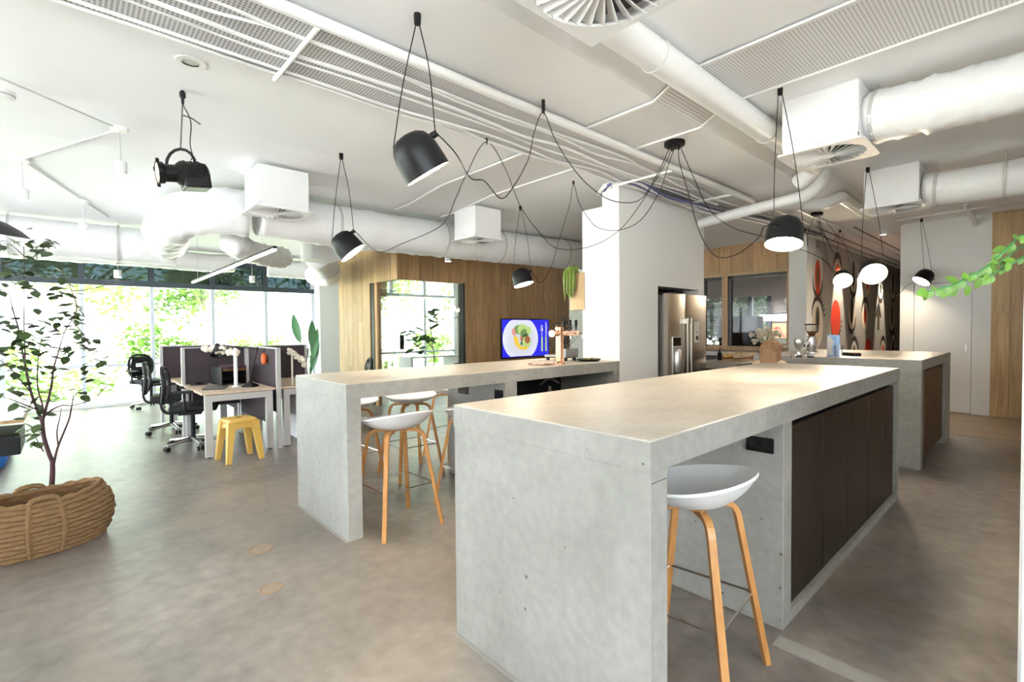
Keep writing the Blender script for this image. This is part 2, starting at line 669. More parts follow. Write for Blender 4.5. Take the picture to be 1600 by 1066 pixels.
struct(MB().box(-12.3, 3.2, -6.2, 18.2, -0.12, 0.0).build('floor', 'concrete_floor'))
tf = MB().box(XE, 3.0, 8.28, 18.0, 0.0, 0.004).build('floor_timber', 'oak_floor')
struct(tf)
struct(MB().box(-12.3, 3.2, -6.2, 18.2, Z_SLAB, Z_SLAB + 0.2).build('ceiling', 'ceiling_white'))
bm_ = MB()
xs = [(BXL, Z_SLAB), (BXL, Z_BEAM), (BXR, Z_BEAM), (BXR + 0.2, Z_SLAB)]
vv = [(x, -6.2, z) for x, z in xs] + [(x, 18.0, z) for x, z in xs]
bm_.add(vv, [(0, 1, 2, 3), (7, 6, 5, 4), (0, 4, 5, 1), (1, 5, 6, 2), (2, 6, 7, 3), (3, 7, 4, 0)])
struct(bm_.build('ceiling_beam', 'ceiling_white'))
bl_ = MB()
xs = [(-12.2, Z_SLAB), (-12.2, Z_LEFT), (BXL - 0.75, Z_LEFT), (BXL, Z_BEAM), (BXL, Z_SLAB)]
vv = [(x, -6.2, z) for x, z in xs] + [(x, 18.0, z) for x, z in xs]
bl_.add(vv, [(0, 1, 2, 3, 4), (9, 8, 7, 6, 5)] + [(i, (i + 1) % 5, 5 + (i + 1) % 5, 5 + i) for i in range(5)])
struct(bl_.build('ceiling_left', 'ceiling_white'))
struct(MB().box(3.0, 3.2, 1.0, 18.2, 0, Z_SLAB).build('wall_right', 'paint_white'))
struct(MB().box(3.0, 3.2, -6.2, -5.0, 0.8, Z_SLAB).build('wall_right_pier', 'paint_white'))
struct(MB().box(3.0, 3.2, -6.2, 1.0, 0, 0.8).build('wall_right_low', 'paint_white'))
w6 = sroot('window_6', 'window of the right hand wall', (3.1, 0, 0))
for k in range(5):
    y = -5.0 + 1.5 * k
    MB().box(-0.05, 0.05, y - 0.03, y + 0.03, 0.8, Z_SLAB).build('mullion', 'mullion', w6)
    if k < 4:
        MB().box(-0.004, 0.004, y + 0.03, y + 1.47, 0.8, Z_SLAB).build('pane', 'glass_clear', w6)
struct(MB().box(-12.3, XE, 13.6, 13.8, 2.4, Z_SLAB).build('wall_end', 'paint_white'))
struct(MB().box(-1.69, 3.0, 17.9, 18.1, 0, Z_SLAB).build('wall_corridor_end', 'paint_white'))
struct(MB().box(XE - 0.1, -1.69, 17.9, 18.1, 0, Z_SLAB).build('wall_corridor', 'room_grey'))

# ---- window wall on the left (x = -12)
win = sroot('window_1', 'long window wall of grey mullions looking onto pale greenery', (XW, 0, 0))
YM = [-0.83 + 1.045 * k for k in range(-5, 10)]
ZS, ZT0, ZT1, ZH = 0.79, 2.28, 2.38, 2.78
for y in YM:
    MB().box(-0.06, 0.06, y - 0.03, y + 0.03, ZS, ZT0).build('mullion', 'mullion', win)
    MB().box(-0.07, 0.07, y - 0.045, y + 0.045, ZT1, ZH).build('mullion', 'mullion_dark' if y < 4.3 else 'mullion', win)
MB().box(-0.08, 0.08, YM[0], 4.45, ZT0, ZT1).build('transom', 'mullion_dark', win)
MB().box(-0.06, 0.06, 5.1, YM[-1], ZT0 + 0.03, ZT1).build('transom', 'mullion', win)
MB().box(-0.08, 0.08, YM[0], YM[-1], ZH, ZH + 0.1).build('head_rail', 'mullion_dark', win)
pane = MB().box(-0.004, 0.004, 0.03, 1.015, ZS, ZT0)
upane = MB().box(-0.004, 0.004, 0.045, 1.0, ZT1, ZH)
p0 = u0 = None
for y in YM[:-1]:
    M = Matrix.Translation((0, y, 0))
    if y > 4.3:
        if p0 is not None:
            inst(p0, 'pane', win, M)
        MB().box(-0.004, 0.004, y + 0.045, y + 1.0, ZT1, ZH).build('upper_pane', 'glass_clear', win)
        continue
    if p0 is None:
        p0 = pane.build('pane', 'glass_clear', win)
        p0.matrix_local = M
        u0 = upane.build('tinted_pane', 'glass_tint', win)
        u0.matrix_local = M
    else:
        inst(p0, 'pane', win, M)
        inst(u0, 'tinted_pane', win, M)
struct(MB().box(XW - 0.12, XW + 0.1, -6.2, YM[-1], 0, 0.05).build('wall_left', 'paint_white'), 'low white kerb under the windows')
MB().box(-0.07, 0.07, YM[0], YM[-1], ZS - 0.05, ZS).build('sill_rail', 'mullion', win)
for y in YM:
    MB().box(-0.06, 0.06, y - 0.03, y + 0.03, 0.05, ZS - 0.05).build('mullion', 'mullion', win)
for y in YM[:-1]:
    MB().box(-0.004, 0.004, y + 0.03, y + 1.015, 0.05, ZS - 0.05).build('low_pane', 'glass_clear', win)
struct(MB().box(XW - 0.12, XW + 0.1, -6.2, YM[-1], ZH + 0.1, Z_SLAB).build('trim_1', 'paint_white'))
struct(MB().box(XW - 0.1, XW + 0.42, 4.42, 5.2, 0, Z_SLAB).build('wall_left_pier', 'paint_white'))
struct(MB().box(XW - 0.12, XW + 0.1, -6.2, YM[0], 0, Z_SLAB).build('wall_left_solid', 'paint_white'))
struct(MB().box(XW - 0.12, XW + 0.1, YM[-1], 13.6, 0, Z_SLAB).build('wall_left_far', 'paint_white'))

# ---- glazed front behind the camera (y = -6)
w2 = sroot('window_2', 'tall glazed front of the room', (0, -6.1, 0))
XM = [-12.0 + 1.5 * k for k in range(0, 7)]
struct(MB().box(-3.0, 3.2, -6.2, -6.0, 0, Z_SLAB).build('wall_front_block', 'paint_white'))  # unseen solid stretch added to cut daylight from the front
for x in XM:
    MB().box(x - 0.035, x + 0.035, -0.06, 0.06, 0, Z_SLAB).build('mullion', 'mullion', w2)
MB().box(-12, -3, -0.06, 0.06, 2.4, 2.48).build('transom', 'mullion', w2)
for x in XM[:-1]:
    MB().box(x + 0.035, x + 1.465, -0.004, 0.004, 0, 2.4).build('pane', 'glass_clear', w2)
    MB().box(x + 0.035, x + 1.465, -0.004, 0.004, 2.48, Z_SLAB).build('pane', 'glass_clear', w2)


def planks(parent, axis, c, a0, a1, z0, z1, w, mat, out, seed, split=True, gap=0.004, th=0.018):
    """upright boards on a wall face. axis 'x': face x=c, boards along y; out = +1/-1 side they stand proud"""
    rnd = random.Random(seed)
    n = max(1, round((a1 - a0) / w))
    w = (a1 - a0) / n
    for i in range(n):
        s0, s1 = a0 + i * w + gap / 2, a0 + (i + 1) * w - gap / 2
        cuts = [z0, z1]
        if split and z1 - z0 > 1.2:
            cuts = [z0, z0 + (z1 - z0) * rnd.uniform(0.2, 0.85), z1]
        for j in range(len(cuts) - 1):
            q0, q1 = cuts[j] + gap / 2, cuts[j + 1] - gap / 2
            d = th * rnd.uniform(0.82, 1.0)
            lo, hi = (c, c + out * d) if out > 0 else (c + out * d, c)
            m = MB()
            if axis == 'x':
                m.box(0, hi - lo, 0, s1 - s0, 0, q1 - q0)
                m.build('plank', mat, parent, loc=(lo, s0, q0))
            else:
                m.box(0, s1 - s0, 0, hi - lo, 0, q1 - q0)
                m.build('plank', mat, parent, loc=(s0, lo, q0))


# ---- timber room with the glass corner
wt = sroot('wall_timber', 'oak boarded wall carrying the television')
MB().box(XT - 0.14, XT - 0.0, 5.62, 8.6, 0, Z_SLAB).build('core', 'oak_wall', wt)
MB().box(XT - 0.14, XT - 0.0, YC, 5.62, 2.26, Z_SLAB).build('header', 'box_white', wt)
planks(wt, 'x', XT, 5.66, 8.6, 0, Z_SLAB, 0.21, 'oak_wall', 1, 3)
planks(wt, 'x', XT, YC, 5.66, 2.25, Z_SLAB, 0.21, 'oak_wall', 1, 4)
MB().box(XT - 0.14, XT + 0.022, 5.56, 5.60, 0, 2.26).build('jamb', 'window_black', wt)
MB().box(XT - 0.14, XT + 0.03, 5.60, 5.66, 0, 2.26).build('jamb', 'oak_pale', wt)
ws = sroot('wall_timber_side', 'pale oak boarded wall beside the glass corner')
MB().box(-9.9, -8.55, YC, YC + 0.14, 0, Z_SLAB).build('core', 'oak_pale', ws)
MB().box(-8.55, XT, YC, YC + 0.14, 2.26, Z_SLAB).build('header', 'box_white', ws)
planks(ws, 'y', YC, -9.9, -8.58, 0, Z_SLAB, 0.21, 'oak_pale', -1, 5)
planks(ws, 'y', YC, -8.58, XT + 0.018, 2.25, Z_SLAB, 0.21, 'oak_pale', -1, 6)
MB().box(-8.58, -8.48, YC - 0.03, YC + 0.14, 0, 2.26).build('jamb', 'oak_pale', ws)
MB().box(-8.48, -8.36, YC - 0.012, YC + 0.14, 0, 2.26).build('jamb', 'window_black', ws)
MB().box(-8.36, -8.26, YC + 0.0, YC + 0.2, 0, 2.26).build('jamb', 'oak_wall', ws)
wg = sroot('window_3', 'frameless glass corner of the timber room', (0, 0, 0))
MB().box(-8.26, XT - 0.02, YC + 0.03, YC + 0.042, 0.0, 2.26).build('pane', 'glass_clear', wg)
MB().box(XT - 0.05, XT - 0.038, YC + 0.05, 5.56, 0.0, 2.26).build('pane', 'glass_clear', wg)
struct(MB().box(-12, -7.3, 9.0, 9.12, 0, Z_SLAB).build('wall_back', 'paint_white'), 'white wall behind the timber room')
struct(MB().box(-7.3, -5.2, 9.55, 9.7, 0, Z_SLAB).build('wall_back_kitchen', 'paint_white'))

# ---- kitchen end wall with two internal windows
wk = sroot('wall_kitchen', 'oak boarded kitchen end wall with two internal windows')
xa0, xa1 = at(1098, 500, y=YK).x, at(1129, 500, y=YK).x
xb0, xb1 = at(1138, 500, y=YK).x, at(1230, 500, y=YK).x
xc1 = at(1234, 500, y=YK).x
ZK0, ZK1 = 1.02, at(1184, 428, y=YK).z
MB().box(-5.2, xc1, YK, YK + 0.12, ZK1 + 0.02, Z_SLAB).build('core', 'oak_wall', wk)
MB().box(-5.2, xc1, YK, YK + 0.12, 0, ZK0).build('core', 'oak_wall', wk)
for a, b in ((-5.2, xa0), (xa1, xb0), (xb1, xc1)):
    MB().box(a, b, YK - 0.03, YK + 0.12, ZK0, ZK1 + 0.05).build('post', 'oak_wall', wk)
planks(wk, 'y', YK, -5.2, xc1, ZK1 + 0.05, Z_SLAB, 0.2, 'oak_wall', -1, 8, split=False)
MB().box(-5.2, xc1, YK - 0.028, YK, ZK1 + 0.0, ZK1 + 0.05).build('rail', 'oak_pale', wk)
w4 = sroot('window_4', 'dark framed internal window of the kitchen end wall')
for a, b in ((xa0, xa1), (xb0, xb1)):
    MB().box(a, a + 0.06, YK + 0.0, YK + 0.06, ZK0, ZK1).build('frame', 'window_black', w4)
    MB().box(a, b, YK + 0.0, YK + 0.06, ZK1 - 0.05, ZK1).build('frame', 'window_black', w4)
    MB().box(a + 0.06, b, YK + 0.03, YK + 0.038, ZK0, ZK1 - 0.05).build('pane', 'glass_smoke', w4)
struct(MB().box(xc1, XE, YK - 0.06, YK + 0.5, 0, Z_SLAB).build('wall_pier', 'paint_white'), 'white pier between window and eye wall')
# the room behind it
struct(MB().box(-7.3, XE - 0.1, 9.65, 13.6, 2.72, 2.78).build('ceiling_inner', 'room_grey'))
struct(MB().box(-7.3, XE - 0.1, 13.5, 13.62, 0, 0.9).build('wall_inner_low', 'room_grey'))
xo0, xo1 = at(1100, 500, y=13.5).x, at(1203, 500, y=13.5).x
struct(MB().box(-7.3, XE - 0.1, 13.5, 13.62, 2.18, 2.8).build('wall_inner_head', 'room_grey'))
struct(MB().box(xo1, XE - 0.1, 13.5, 13.62, 0.9, 2.18).build('wall_inner_right', 'room_grey'))
struct(MB().box(-7.3, xo0, 13.5, 13.62, 0.9, 2.18).build('wall_inner_left', 'room_grey'))
w5 = sroot('window_5', 'window of the room behind the kitchen, trees outside')
for u in (1140, 1172, 1202):
    x = at(u, 500, y=13.5).x
    MB().box(x - 0.05, x + 0.05, 13.48, 13.6, 0.9, 2.18).build('mullion', 'mullion_dark', w5)
MB().box(xo0, xo1, 13.54, 13.548, 0.9, 2.18).build('pane', 'glass_clear', w5)

# ---- wall with the eye pictures
we = sroot('wall_eyes', 'grey wall printed with large stylised eyes')
MB().box(XE - 0.1, XE, YK + 0.44, 17.9, 0, Z_SLAB).build('core', 'wallpaper_grey', we)


def decal(y, z, kind):
    """flat print on the wall: an eye about 0.8 m across"""
    def shape(pts, mat, d):
        MB().add([(XE + d, y + a * .8, z + b * .8) for a, b in pts], [tuple(range(len(pts)))]).build('print', mat, we)

    def ell(rx, rz, cy=0, cz=0, n=24):
        return [(cy + rx * math.cos(2 * math.pi * k / n), cz + rz * math.sin(2 * math.pi * k / n)) for k in range(n)]

    def arc(r0, r1, a0, a1, kz, mat, d, cz=0, n=14):
        v, f = [], []
        for k in range(n + 1):
            a = R_(a0 + (a1 - a0) * k / n)
            tp = math.sin(math.pi * k / n)
            for r in (r0, r0 + (r1 - r0) * (0.25 + 0.75 * tp)):
                v.append((XE + d, y + .8 * r * math.cos(a), z + .8 * (cz + r * kz * math.sin(a))))
        for k in range(n):
            f.append((2 * k, 2 * k + 1, 2 * k + 3, 2 * k + 2))
        MB().add(v, f).build('print', mat, we)

    def lashes(a0, a1, n, r0, r1, kz, d, cz=0):
        m = MB()
        for k in range(n):
            a = R_(a0 + (a1 - a0) * (k + 0.5) / n)
            da = R_(3.5)
            m.add([(XE + d, y + .8 * r0 * math.cos(a - da), z + .8 * (cz + r0 * kz * math.sin(a - da))),
                   (XE + d, y + .8 * r0 * math.cos(a + da), z + .8 * (cz + r0 * kz * math.sin(a + da))),
                   (XE + d, y + .8 * r1 * math.cos(a), z + .8 * (cz + r1 * kz * math.sin(a)))], [(0, 1, 2)])
        m.build('print', 'decal_black', we)
    if kind == 'lash':
        shape(ell(0.40, 0.52, 0, -0.1), 'decal_white', 0.002)
        shape(ell(0.30, 0.42, 0, -0.1), 'decal_cream', 0.003)
        shape(ell(0.14, 0.30), 'decal_olive', 0.004)
        shape(ell(0.08, 0.20), 'decal_black', 0.005)
        arc(0.40, 0.50, 10, 170, 1.1, 'decal_black', 0.004)
        lashes(5, 120, 9, 0.46, 0.62, 1.1, 0.004)
    elif kind == 'red':
        shape(ell(0.40, 0.47), 'decal_red', 0.003)
        arc(0.36, 0.50, 190, 350, 1.15, 'decal_black', 0.002)
        lashes(250, 360, 9, 0.44, 0.58, 1.15, 0.002)
    elif kind == 'redtop':
        shape(ell(0.36, 0.48, 0, 0.15), 'decal_white', 0.002)
        arc(0.34, 0.44, 185, 355, 1.1, 'decal_black', 0.003, -0.02)
        shape(ell(0.20, 0.40, 0, -0.05), 'decal_red', 0.004)
        shape(ell(0.08, 0.26, 0, -0.03), 'decal_olive', 0.005)
    elif kind == 'cup':
        shape(ell(0.32, 0.40, 0, -0.1), 'decal_cream', 0.002)
        shape(ell(0.15, 0.36, 0, 0.12), 'decal_black', 0.004)
        arc(0.36, 0.50, 190, 350, 1.05, 'decal_black', 0.003)
    elif kind == 'top':
        shape(ell(0.34, 0.40), 'decal_cream', 0.002)
        shape(ell(0.14, 0.24), 'decal_red', 0.003)
        arc(0.34, 0.48, 10, 170, 1.1, 'decal_black', 0.003)
    else:
        shape([(-.4, -.05), (0, .5), (.4, -.05), (.15, 0.0), (.12, -.42), (-.12, -.42), (-.15, 0)], 'decal_black', 0.003)
        shape(ell(0.1, 0.25, 0, -0.1), 'decal_olive', 0.004)


for y, z, k in ((10.03, 2.30, 'redtop'), (11.25, 2.42, 'top'), (12.4, 2.4, 'cup'), (13.6, 2.4, 'top'), (14.9, 2.35, 'cup'), (16.3, 2.4, 'cup'),
                (10.03, 1.50, 'lash'), (11.15, 1.52, 'red'), (12.3, 1.62, 'cup'), (13.4, 1.62, 'top'), (14.7, 1.62, 'leaf'), (16.2, 1.55, 'cup'),
                (12.5, 0.72, 'lash'), (13.7, 0.72, 'red'), (15.2, 0.72, 'top'), (16.4, 0.8, 'lash')):
    decal(y, z, k)

# ---- white wall with the flush door
struct(MB().box(-1.69, -1.51, YD, YD + 0.15, 0, Z_SLAB).build('wall_door', 'paint_white'), 'white wall around the flush door')
struct(MB().box(-0.81, -0.60, YD, YD + 0.15, 0, Z_SLAB).build('wall_door_side', 'paint_white'))
struct(MB().box(-1.51, -0.81, YD, YD + 0.15, 2.06, Z_SLAB).build('wall_door_head', 'paint_white'))
dr = sroot('door_1', 'flush white door with small steel latch', (-1.51, YD, 0))
MB().box(0.006, 0.694, 0.012, 0.05, 0.014, 2.052).build('door_leaf', 'satin_white', dr)
MB().box(0.0, 0.7, 0.05, 0.14, 0, 2.06).build('door_rebate', 'black_soft', dr)
MB().bbox(0.62, 0.655, 0.0, 0.012, 0.96, 1.08, 0.004).build('handle', 'steel_light', dr)
for z in (0.25, 1.8):
    MB().tube([(0.004, 0.004, z), (0.004, 0.004, z + 0.1)], 0.008).build('hinge', 'steel_light', dr)
struct(MB().box(-1.69, -1.6, YD + 0.15, 17.9, 0, Z_SLAB).build('wall_corridor_right', 'paint_white'))
wr = sroot('wall_timber_right', 'oak boarded wall right of the white door')
MB().box(-0.60, 3.0, YD, YD + 0.15, 0, Z_SLAB).build('core', 'oak_pale', wr)
planks(wr, 'y', YD, -0.60, 1.2, 0.004, Z_SLAB, 0.2, 'oak_pale', -1, 12)

# ---- big white column with the refrigerator niche
cx0, cx1, cy0, cy1 = -3.57, -3.074, 4.336, 6.22
nz = 1.872
cl = sroot('wall_column', 'white column with a recess for the refrigerator')
MB().box(-3.29, cx1, cy0, 5.096, 0, Z_BEAM).build('pillar', 'paint_white', cl)
MB().box(-3.57, -3.29, cy0, 5.096, 0, 2.71).build('pillar', 'paint_white', cl)
MB().box(-3.57, -3.29, 4.75, 5.096, 2.71, Z_BEAM).build('pillar', 'paint_white', cl)
MB().box(-3.29, cx1, 5.096, 6.08, nz, Z_BEAM).build('lintel', 'paint_white', cl)
MB().box(-3.29, cx1, 6.08, cy1, 0, Z_BEAM).build('pillar', 'paint_white', cl)
MB().box(-3.9, -3.80, 5.096, cy1, 0, Z_BEAM).build('niche_back', 'steel_dark', cl)
MB().box(-3.80, -3.29, 5.03, 5.092, 0, nz).build('niche_side', 'steel_dark', cl)
MB().box(-3.80, -3.29, 6.085, 6.16, 0, nz).build('niche_side', 'steel_dark', cl)
MB().box(-3.80, -3.29, 5.096, 6.08, nz, nz + 0.06).build('niche_top', 'steel_dark', cl)

# ---- outside
struct(MB().box(-60, -12.35, -40, 45, -0.5, -0.04).build('ground', 'ground_garden'))
struct(MB().box(-12.35, 20, -40, -6.25, -0.5, -0.3).build('ground_front', 'ground_out'))
struct(MB().box(3.25, 20, -6.25, 18.3, -0.5, -0.3).build('ground_right', 'ground_out'))
struct(MB().box(-12.35, 20, 18.3, 45, -0.5, -0.3).build('ground_back', 'ground_out'))
struct(MB().box(-12.35, XE - 0.1, 13.85, 18.3, -0.5, -0.3).build('ground_side', 'ground_out'))


def tree_out(name, loc, h, r, n, mat, label, trunk=True, leaf=0.22):
    t = thing(name, label, 'tree' if trunk else 'shrub', loc, 0)
    if trunk:
        m = MB()
        top = Vector((0, 0, h * 0.65))
        m.tube(smooth_path([(0, 0, 0), (0.08, 0.03, h * 0.3), top], 4), [0.11] * 5 + [0.09] * 4)
        for k in range(6):
            a = k * 1.05 + random.random()
            b0 = Vector((0, 0, h * random.uniform(0.35, 0.6)))
            m.tube(smooth_path([b0, b0 + Vector((math.cos(a) * r * .4, math.sin(a) * r * .4, h * .14)), b0 + Vector((math.cos(a) * r * .75, math.sin(a) * r * .75, h * .22))], 3), 0.04, 6)
        m.build('trunk', 'bark_out', t, True)
    m = MB()
    clumps = [(Vector((random.gauss(0, r * .45), random.gauss(0, r * .45), h * (random.uniform(.4, .98) if trunk else random.uniform(.12, .85)))), r * random.uniform(.22, .42)) for _ in range(11)]
    for _ in range(n):
        c, cr_ = random.choice(clumps)
        p = c + Vector((random.gauss(0, 1), random.gauss(0, 1), random.gauss(0, 1))) * cr_ * .6
        p.z = max(p.z, 0.06)
        a, b = random.uniform(0, 6.28), random.uniform(-.7, .7)
        d = Vector((math.cos(a) * math.cos(b), math.sin(a) * math.cos(b), math.sin(b))) * leaf * random.uniform(.6, 1.2)
        s = d.cross(Vector((random.uniform(-.4, .4), random.uniform(-.4, .4), 1))).normalized() * leaf * .28
        m.add([p, p + d * .5 + s, p + d, p + d * .5 - s], [(0, 1, 2), (0, 2, 3)])
    m.build('foliage', mat, t, kind='stuff')
    return t


OUT = [((-16.5, -2.6), 4.6, 1.7, 1, 'foliage_out'), ((-17.5, 0.2), 5.4, 1.9, 1, 'foliage_out_pale'), ((-16.2, 2.9), 4.4, 1.5, 1, 'foliage_out'),
       ((-18.5, 4.8), 5.8, 2.1, 1, 'foliage_out_blue'), ((-16.8, 8.6), 4.6, 1.7, 1, 'foliage_out_pale'), ((-17.8, 11.8), 5.2, 1.9, 1, 'foliage_out'),
       ((-14.6, -0.6), 1.5, 0.9, 0, 'foliage_out_pale'), ((-14.9, 1.6), 1.8, 0.9, 0, 'foliage_out'), ((-14.5, 3.9), 1.5, 0.8, 0, 'foliage_out_pale'),
       ((-14.8, 7.3), 1.4, 0.9, 0, 'foliage_out_pale'), ((-14.6, 9.4), 1.5, 0.8, 0, 'foliage_out_pale')]
ORD = ['leftmost', 'second from the left', 'third from the left', 'fourth from the left', 'fifth from the left', 'sixth from the left']
it = ib = 0
for (x, y), h, r, tr, mt in OUT:
    if tr:
        tree_out('garden_tree', (x, y, -0.04), h, r, 3200, mt, 'garden tree outside the window wall, ' + ORD[it] + ' of the tall ones')
        it += 1
    else:
        tree_out('garden_shrub', (x, y, -0.04), h, r, 1000, mt, 'low garden shrub outside the window wall, ' + ORD[ib], False)
        ib += 1
for k, (u, v) in enumerate(((1142, 500), (1168, 500), (1192, 505))):
    p = at(u, v, y=(15.6, 18.2, 20.6)[k])
    tree_out('courtyard_tree', (p.x, p.y, -0.3), 3.4, 1.25, 9000, 'foliage_out_blue',
             'courtyard tree seen through the kitchen end window, ' + ('left', 'middle', 'right')[k] + ' one')


# ================================================================== concrete islands
def door_row(parent, x, ys, z0, z1, mat='cabinet_brown', gap=0.006):
    for a, b in zip(ys[:-1], ys[1:]):
        MB().bbox(x - 0.022, x, a + gap / 2, b - gap / 2, z0, z1, 0.002, 1).build('door', mat, parent)


# ---- front island
FX1, FY0, FW, FL, FH, FT = -0.803, 1.288, 1.0093, 3.606, 1.050, 0.0975
FX0, FY1 = FX1 - FW, FY0 + FL
f = thing('concrete_island', 'large concrete waterfall island in the foreground with dark brown doors', 'island', (FX0, FY0, 0))
MB().bbox(0, FW, 0, FL, FH - FT, FH, 0.004, 2).build('countertop', 'concrete_top', f)
MB().bbox(0, FW, 0, FT, 0, FH - FT - 0.0, 0.003, 1).build('end_panel', 'concrete_island', f)
MB().bbox(0, FW, FL - FT * 0.75, FL, 0, FH - FT, 0.003, 1).build('end_panel', 'concrete_island', f)
# the fair faced edges of the slab have the colour of the panels
MB().box(-0.0015, FW + 0.0015, -0.0015, FL + 0.0015, FH - FT - 0.0015, FH - 0.006).build('slab_edge', 'concrete_island', f)
dv0, dv1 = 2.384 - FY0, 2.384 - FY0 + 0.105
MB().bbox(0, FW, dv0, dv1, 0, FH - FT, 0.003, 1).build('divider_panel', 'concrete_island', f)
MB().box(0.02, FW - 0.14, dv1, FL - FT, 0.0, 0.055).build('plinth', 'concrete_island', f)
MB().box(0.02, FW - 0.06, dv1 + 0.004, FL - FT * 0.75 - 0.004, 0.055, FH - FT - 0.004).build('carcass', 'black_soft', f)
MB().box(FW - 0.06, FW - 0.002, dv1 + 0.001, FL - FT * 0.75 - 0.001, 0.0, 0.05).build('plinth', 'concrete_island', f)
ysF = [2.495, 3.045, 3.535, 4.03, 4.46, FY1 - FT * 0.75 - 0.01]
door_row(f, FW - 0.022, [y - FY0 for y in ysF], 0.056, 0.915)
sk = MB().bbox(at(1167, 690, y=2.384).x - FX0, at(1210, 690, y=2.384).x - FX0, dv0 - 0.012, dv0, 0.805, 0.875, 0.003, 1).build('power_socket', 'black_gloss', f)
for k in range(2):
    xx = at(1178 + 20 * k, 690, y=2.384).x - FX0
    MB().box(xx - 0.012, xx + 0.012, dv0 - 0.014, dv0 - 0.011, 0.825, 0.855).build('outlet', 'black_matte', sk)
MB().box(FW - 0.01, FW + 0.0006, 0.004, FT - 0.002, FH - FT - 0.036, FH - FT - 0.034).build('pour_joint', 'black_soft', f)

# ---- left island
LX1, LY0, LW, LL, LH, LT = -3.074, 1.3336, 0.9464, 3.0025, 1.0392, 0.101
LX0 = LX1 - LW
l = thing('concrete_island', 'concrete bar island running from white column with copper beer tap on it', 'island', (LX0, LY0, 0))
MB().bbox(0, LW, 0, LL - 0.003, LH - LT, LH, 0.004, 2).build('countertop', 'concrete_top', l)
MB().box(-0.0015, LW + 0.0015, -0.0015, LL - 0.004, LH - LT - 0.0015, LH - 0.006).build('slab_edge', 'concrete_island', l)
MB().bbox(0, LW, 0, LT, 0, LH - LT, 0.003, 1).build('end_panel', 'concrete_island', l)
d0 = 2.72 - LY0
MB().bbox(0.1, LW, d0, d0 + 0.13, 0, LH - LT, 0.003, 1).build('divider_panel', 'concrete_island', l)
MB().bbox(0.0, LW, LL - 0.10, LL - 0.004, 0, LH - LT, 0.003, 1).build('end_panel', 'concrete_island', l)
MB().box(0.1, 0.16, d0 + 0.13, LL - 0.1, 0, LH - LT).build('back_panel', 'concrete_island', l)
MB().box(0.16, LW - 0.05, d0 + 0.132, LL - 0.102, 0.06, 0.10).build('shelf', 'black_soft', l)
MB().box(0.16, LW - 0.05, d0 + 0.132, LL - 0.102, 0.48, 0.50).build('shelf', 'black_soft', l)
MB().box(0.161, 0.2, d0 + 0.132, LL - 0.102, 0.10, LH - LT - 0.002).build('lining', 'black_soft', l)
for u0, u1, v0, v1 in ((717, 732, 604, 616), (774, 789, 608, 623)):
    a, b = at(u0, v0, y=2.72), at(u1, v1, y=2.72)
    MB().bbox(max(a.x - LX0, 0.105), min(b.x - LX0, LW - 0.03), d0 - 0.014, d0, 0.79, 0.87, 0.003, 1).build('power_socket', 'black_gloss', l)

# ---- rear island
RX1, RY0, RL, RH, RT = -0.818, 6.014, 1.995, 1.0557, 0.10
RX0 = -2.36
r = thing('concrete_island', 'far concrete island with coffee grinder on it and walnut toned doors', 'island', (RX0, RY0, 0))
RWd = RX1 - RX0
MB().bbox(0, RWd, 0, RL, RH - RT, RH, 0.004, 2).build('countertop', 'concrete_top', r)
MB().box(-0.0015, RWd + 0.0015, -0.0015, RL + 0.0015, RH - RT - 0.0015, RH - 0.006).build('slab_edge', 'concrete_island', r)
MB().bbox(0, RWd, 0, 0.12, 0, RH - RT, 0.003, 1).build('front_panel', 'concrete_island', r)
MB().bbox(0, RWd, RL - 0.42, RL, 0, RH - RT, 0.003, 1).build('rear_panel', 'concrete_island', r)
MB().box(0.02, RWd - 0.06, 0.121, RL - 0.421, 0.06, RH - RT - 0.004).build('carcass', 'black_soft', r)
MB().box(0.02, RWd - 0.10, 0.121, RL - 0.421, 0.0, 0.06).build('plinth', 'concrete_island', r)
yr = [0.135 + k * (RL - 0.43 - 0.135) / 4 for k in range(5)]
wood('walnut', srgb(84, 60, 40), srgb(68, 48, 32), 0.4, stretch=(12, 12, 1), rnd=0.06)
door_row(r, RWd - 0.022, yr, 0.07, RH - RT - 0.03, 'walnut')

# ---- bench along the galley past the refrigerator
bx0, bx1, by0, by1, bh = -3.28, -2.66, 6.25, YK - 0.06, 0.92
b = thing('kitchen_bench', 'concrete topped kitchen bench under the internal windows beyond the refrigerator', 'bench', (bx0, by0, 0))
MB().bbox(0, bx1 - bx0, 0, by1 - by0, bh - 0.08, bh, 0.004, 1).build('worktop', 'concrete_top', b)
MB().box(0.0, bx1 - bx0 - 0.05, 0.01, by1 - by0 - 0.01, 0.1, bh - 0.08).build('carcass', 'black_soft', b)
MB().box(0.0, bx1 - bx0 - 0.1, 0.01, by1 - by0 - 0.01, 0.0, 0.1).build('plinth', 'black_soft', b)
n = 5
for k in range(n):
    a = 0.012 + k * (by1 - by0 - 0.024) / n
    MB().bbox(bx1 - bx0 - 0.05, bx1 - bx0 - 0.03, a + 0.003, a + (by1 - by0 - 0.024) / n - 0.003, 0.11, bh - 0.1, 0.002, 1).build('door', 'cabinet_brown', b)
b2 = thing('kitchen_bench', 'long concrete topped bench standing against the kitchen end wall', 'bench', (-4.9, 8.86, 0))
MB().bbox(0, 1.6, 0, 0.58, 0.86, 0.94, 0.004, 1).build('worktop', 'concrete_top', b2)
MB().box(0.01, 1.6, 0.03, 0.57, 0.0, 0.86).build('carcass', 'cabinet_brown', b2)

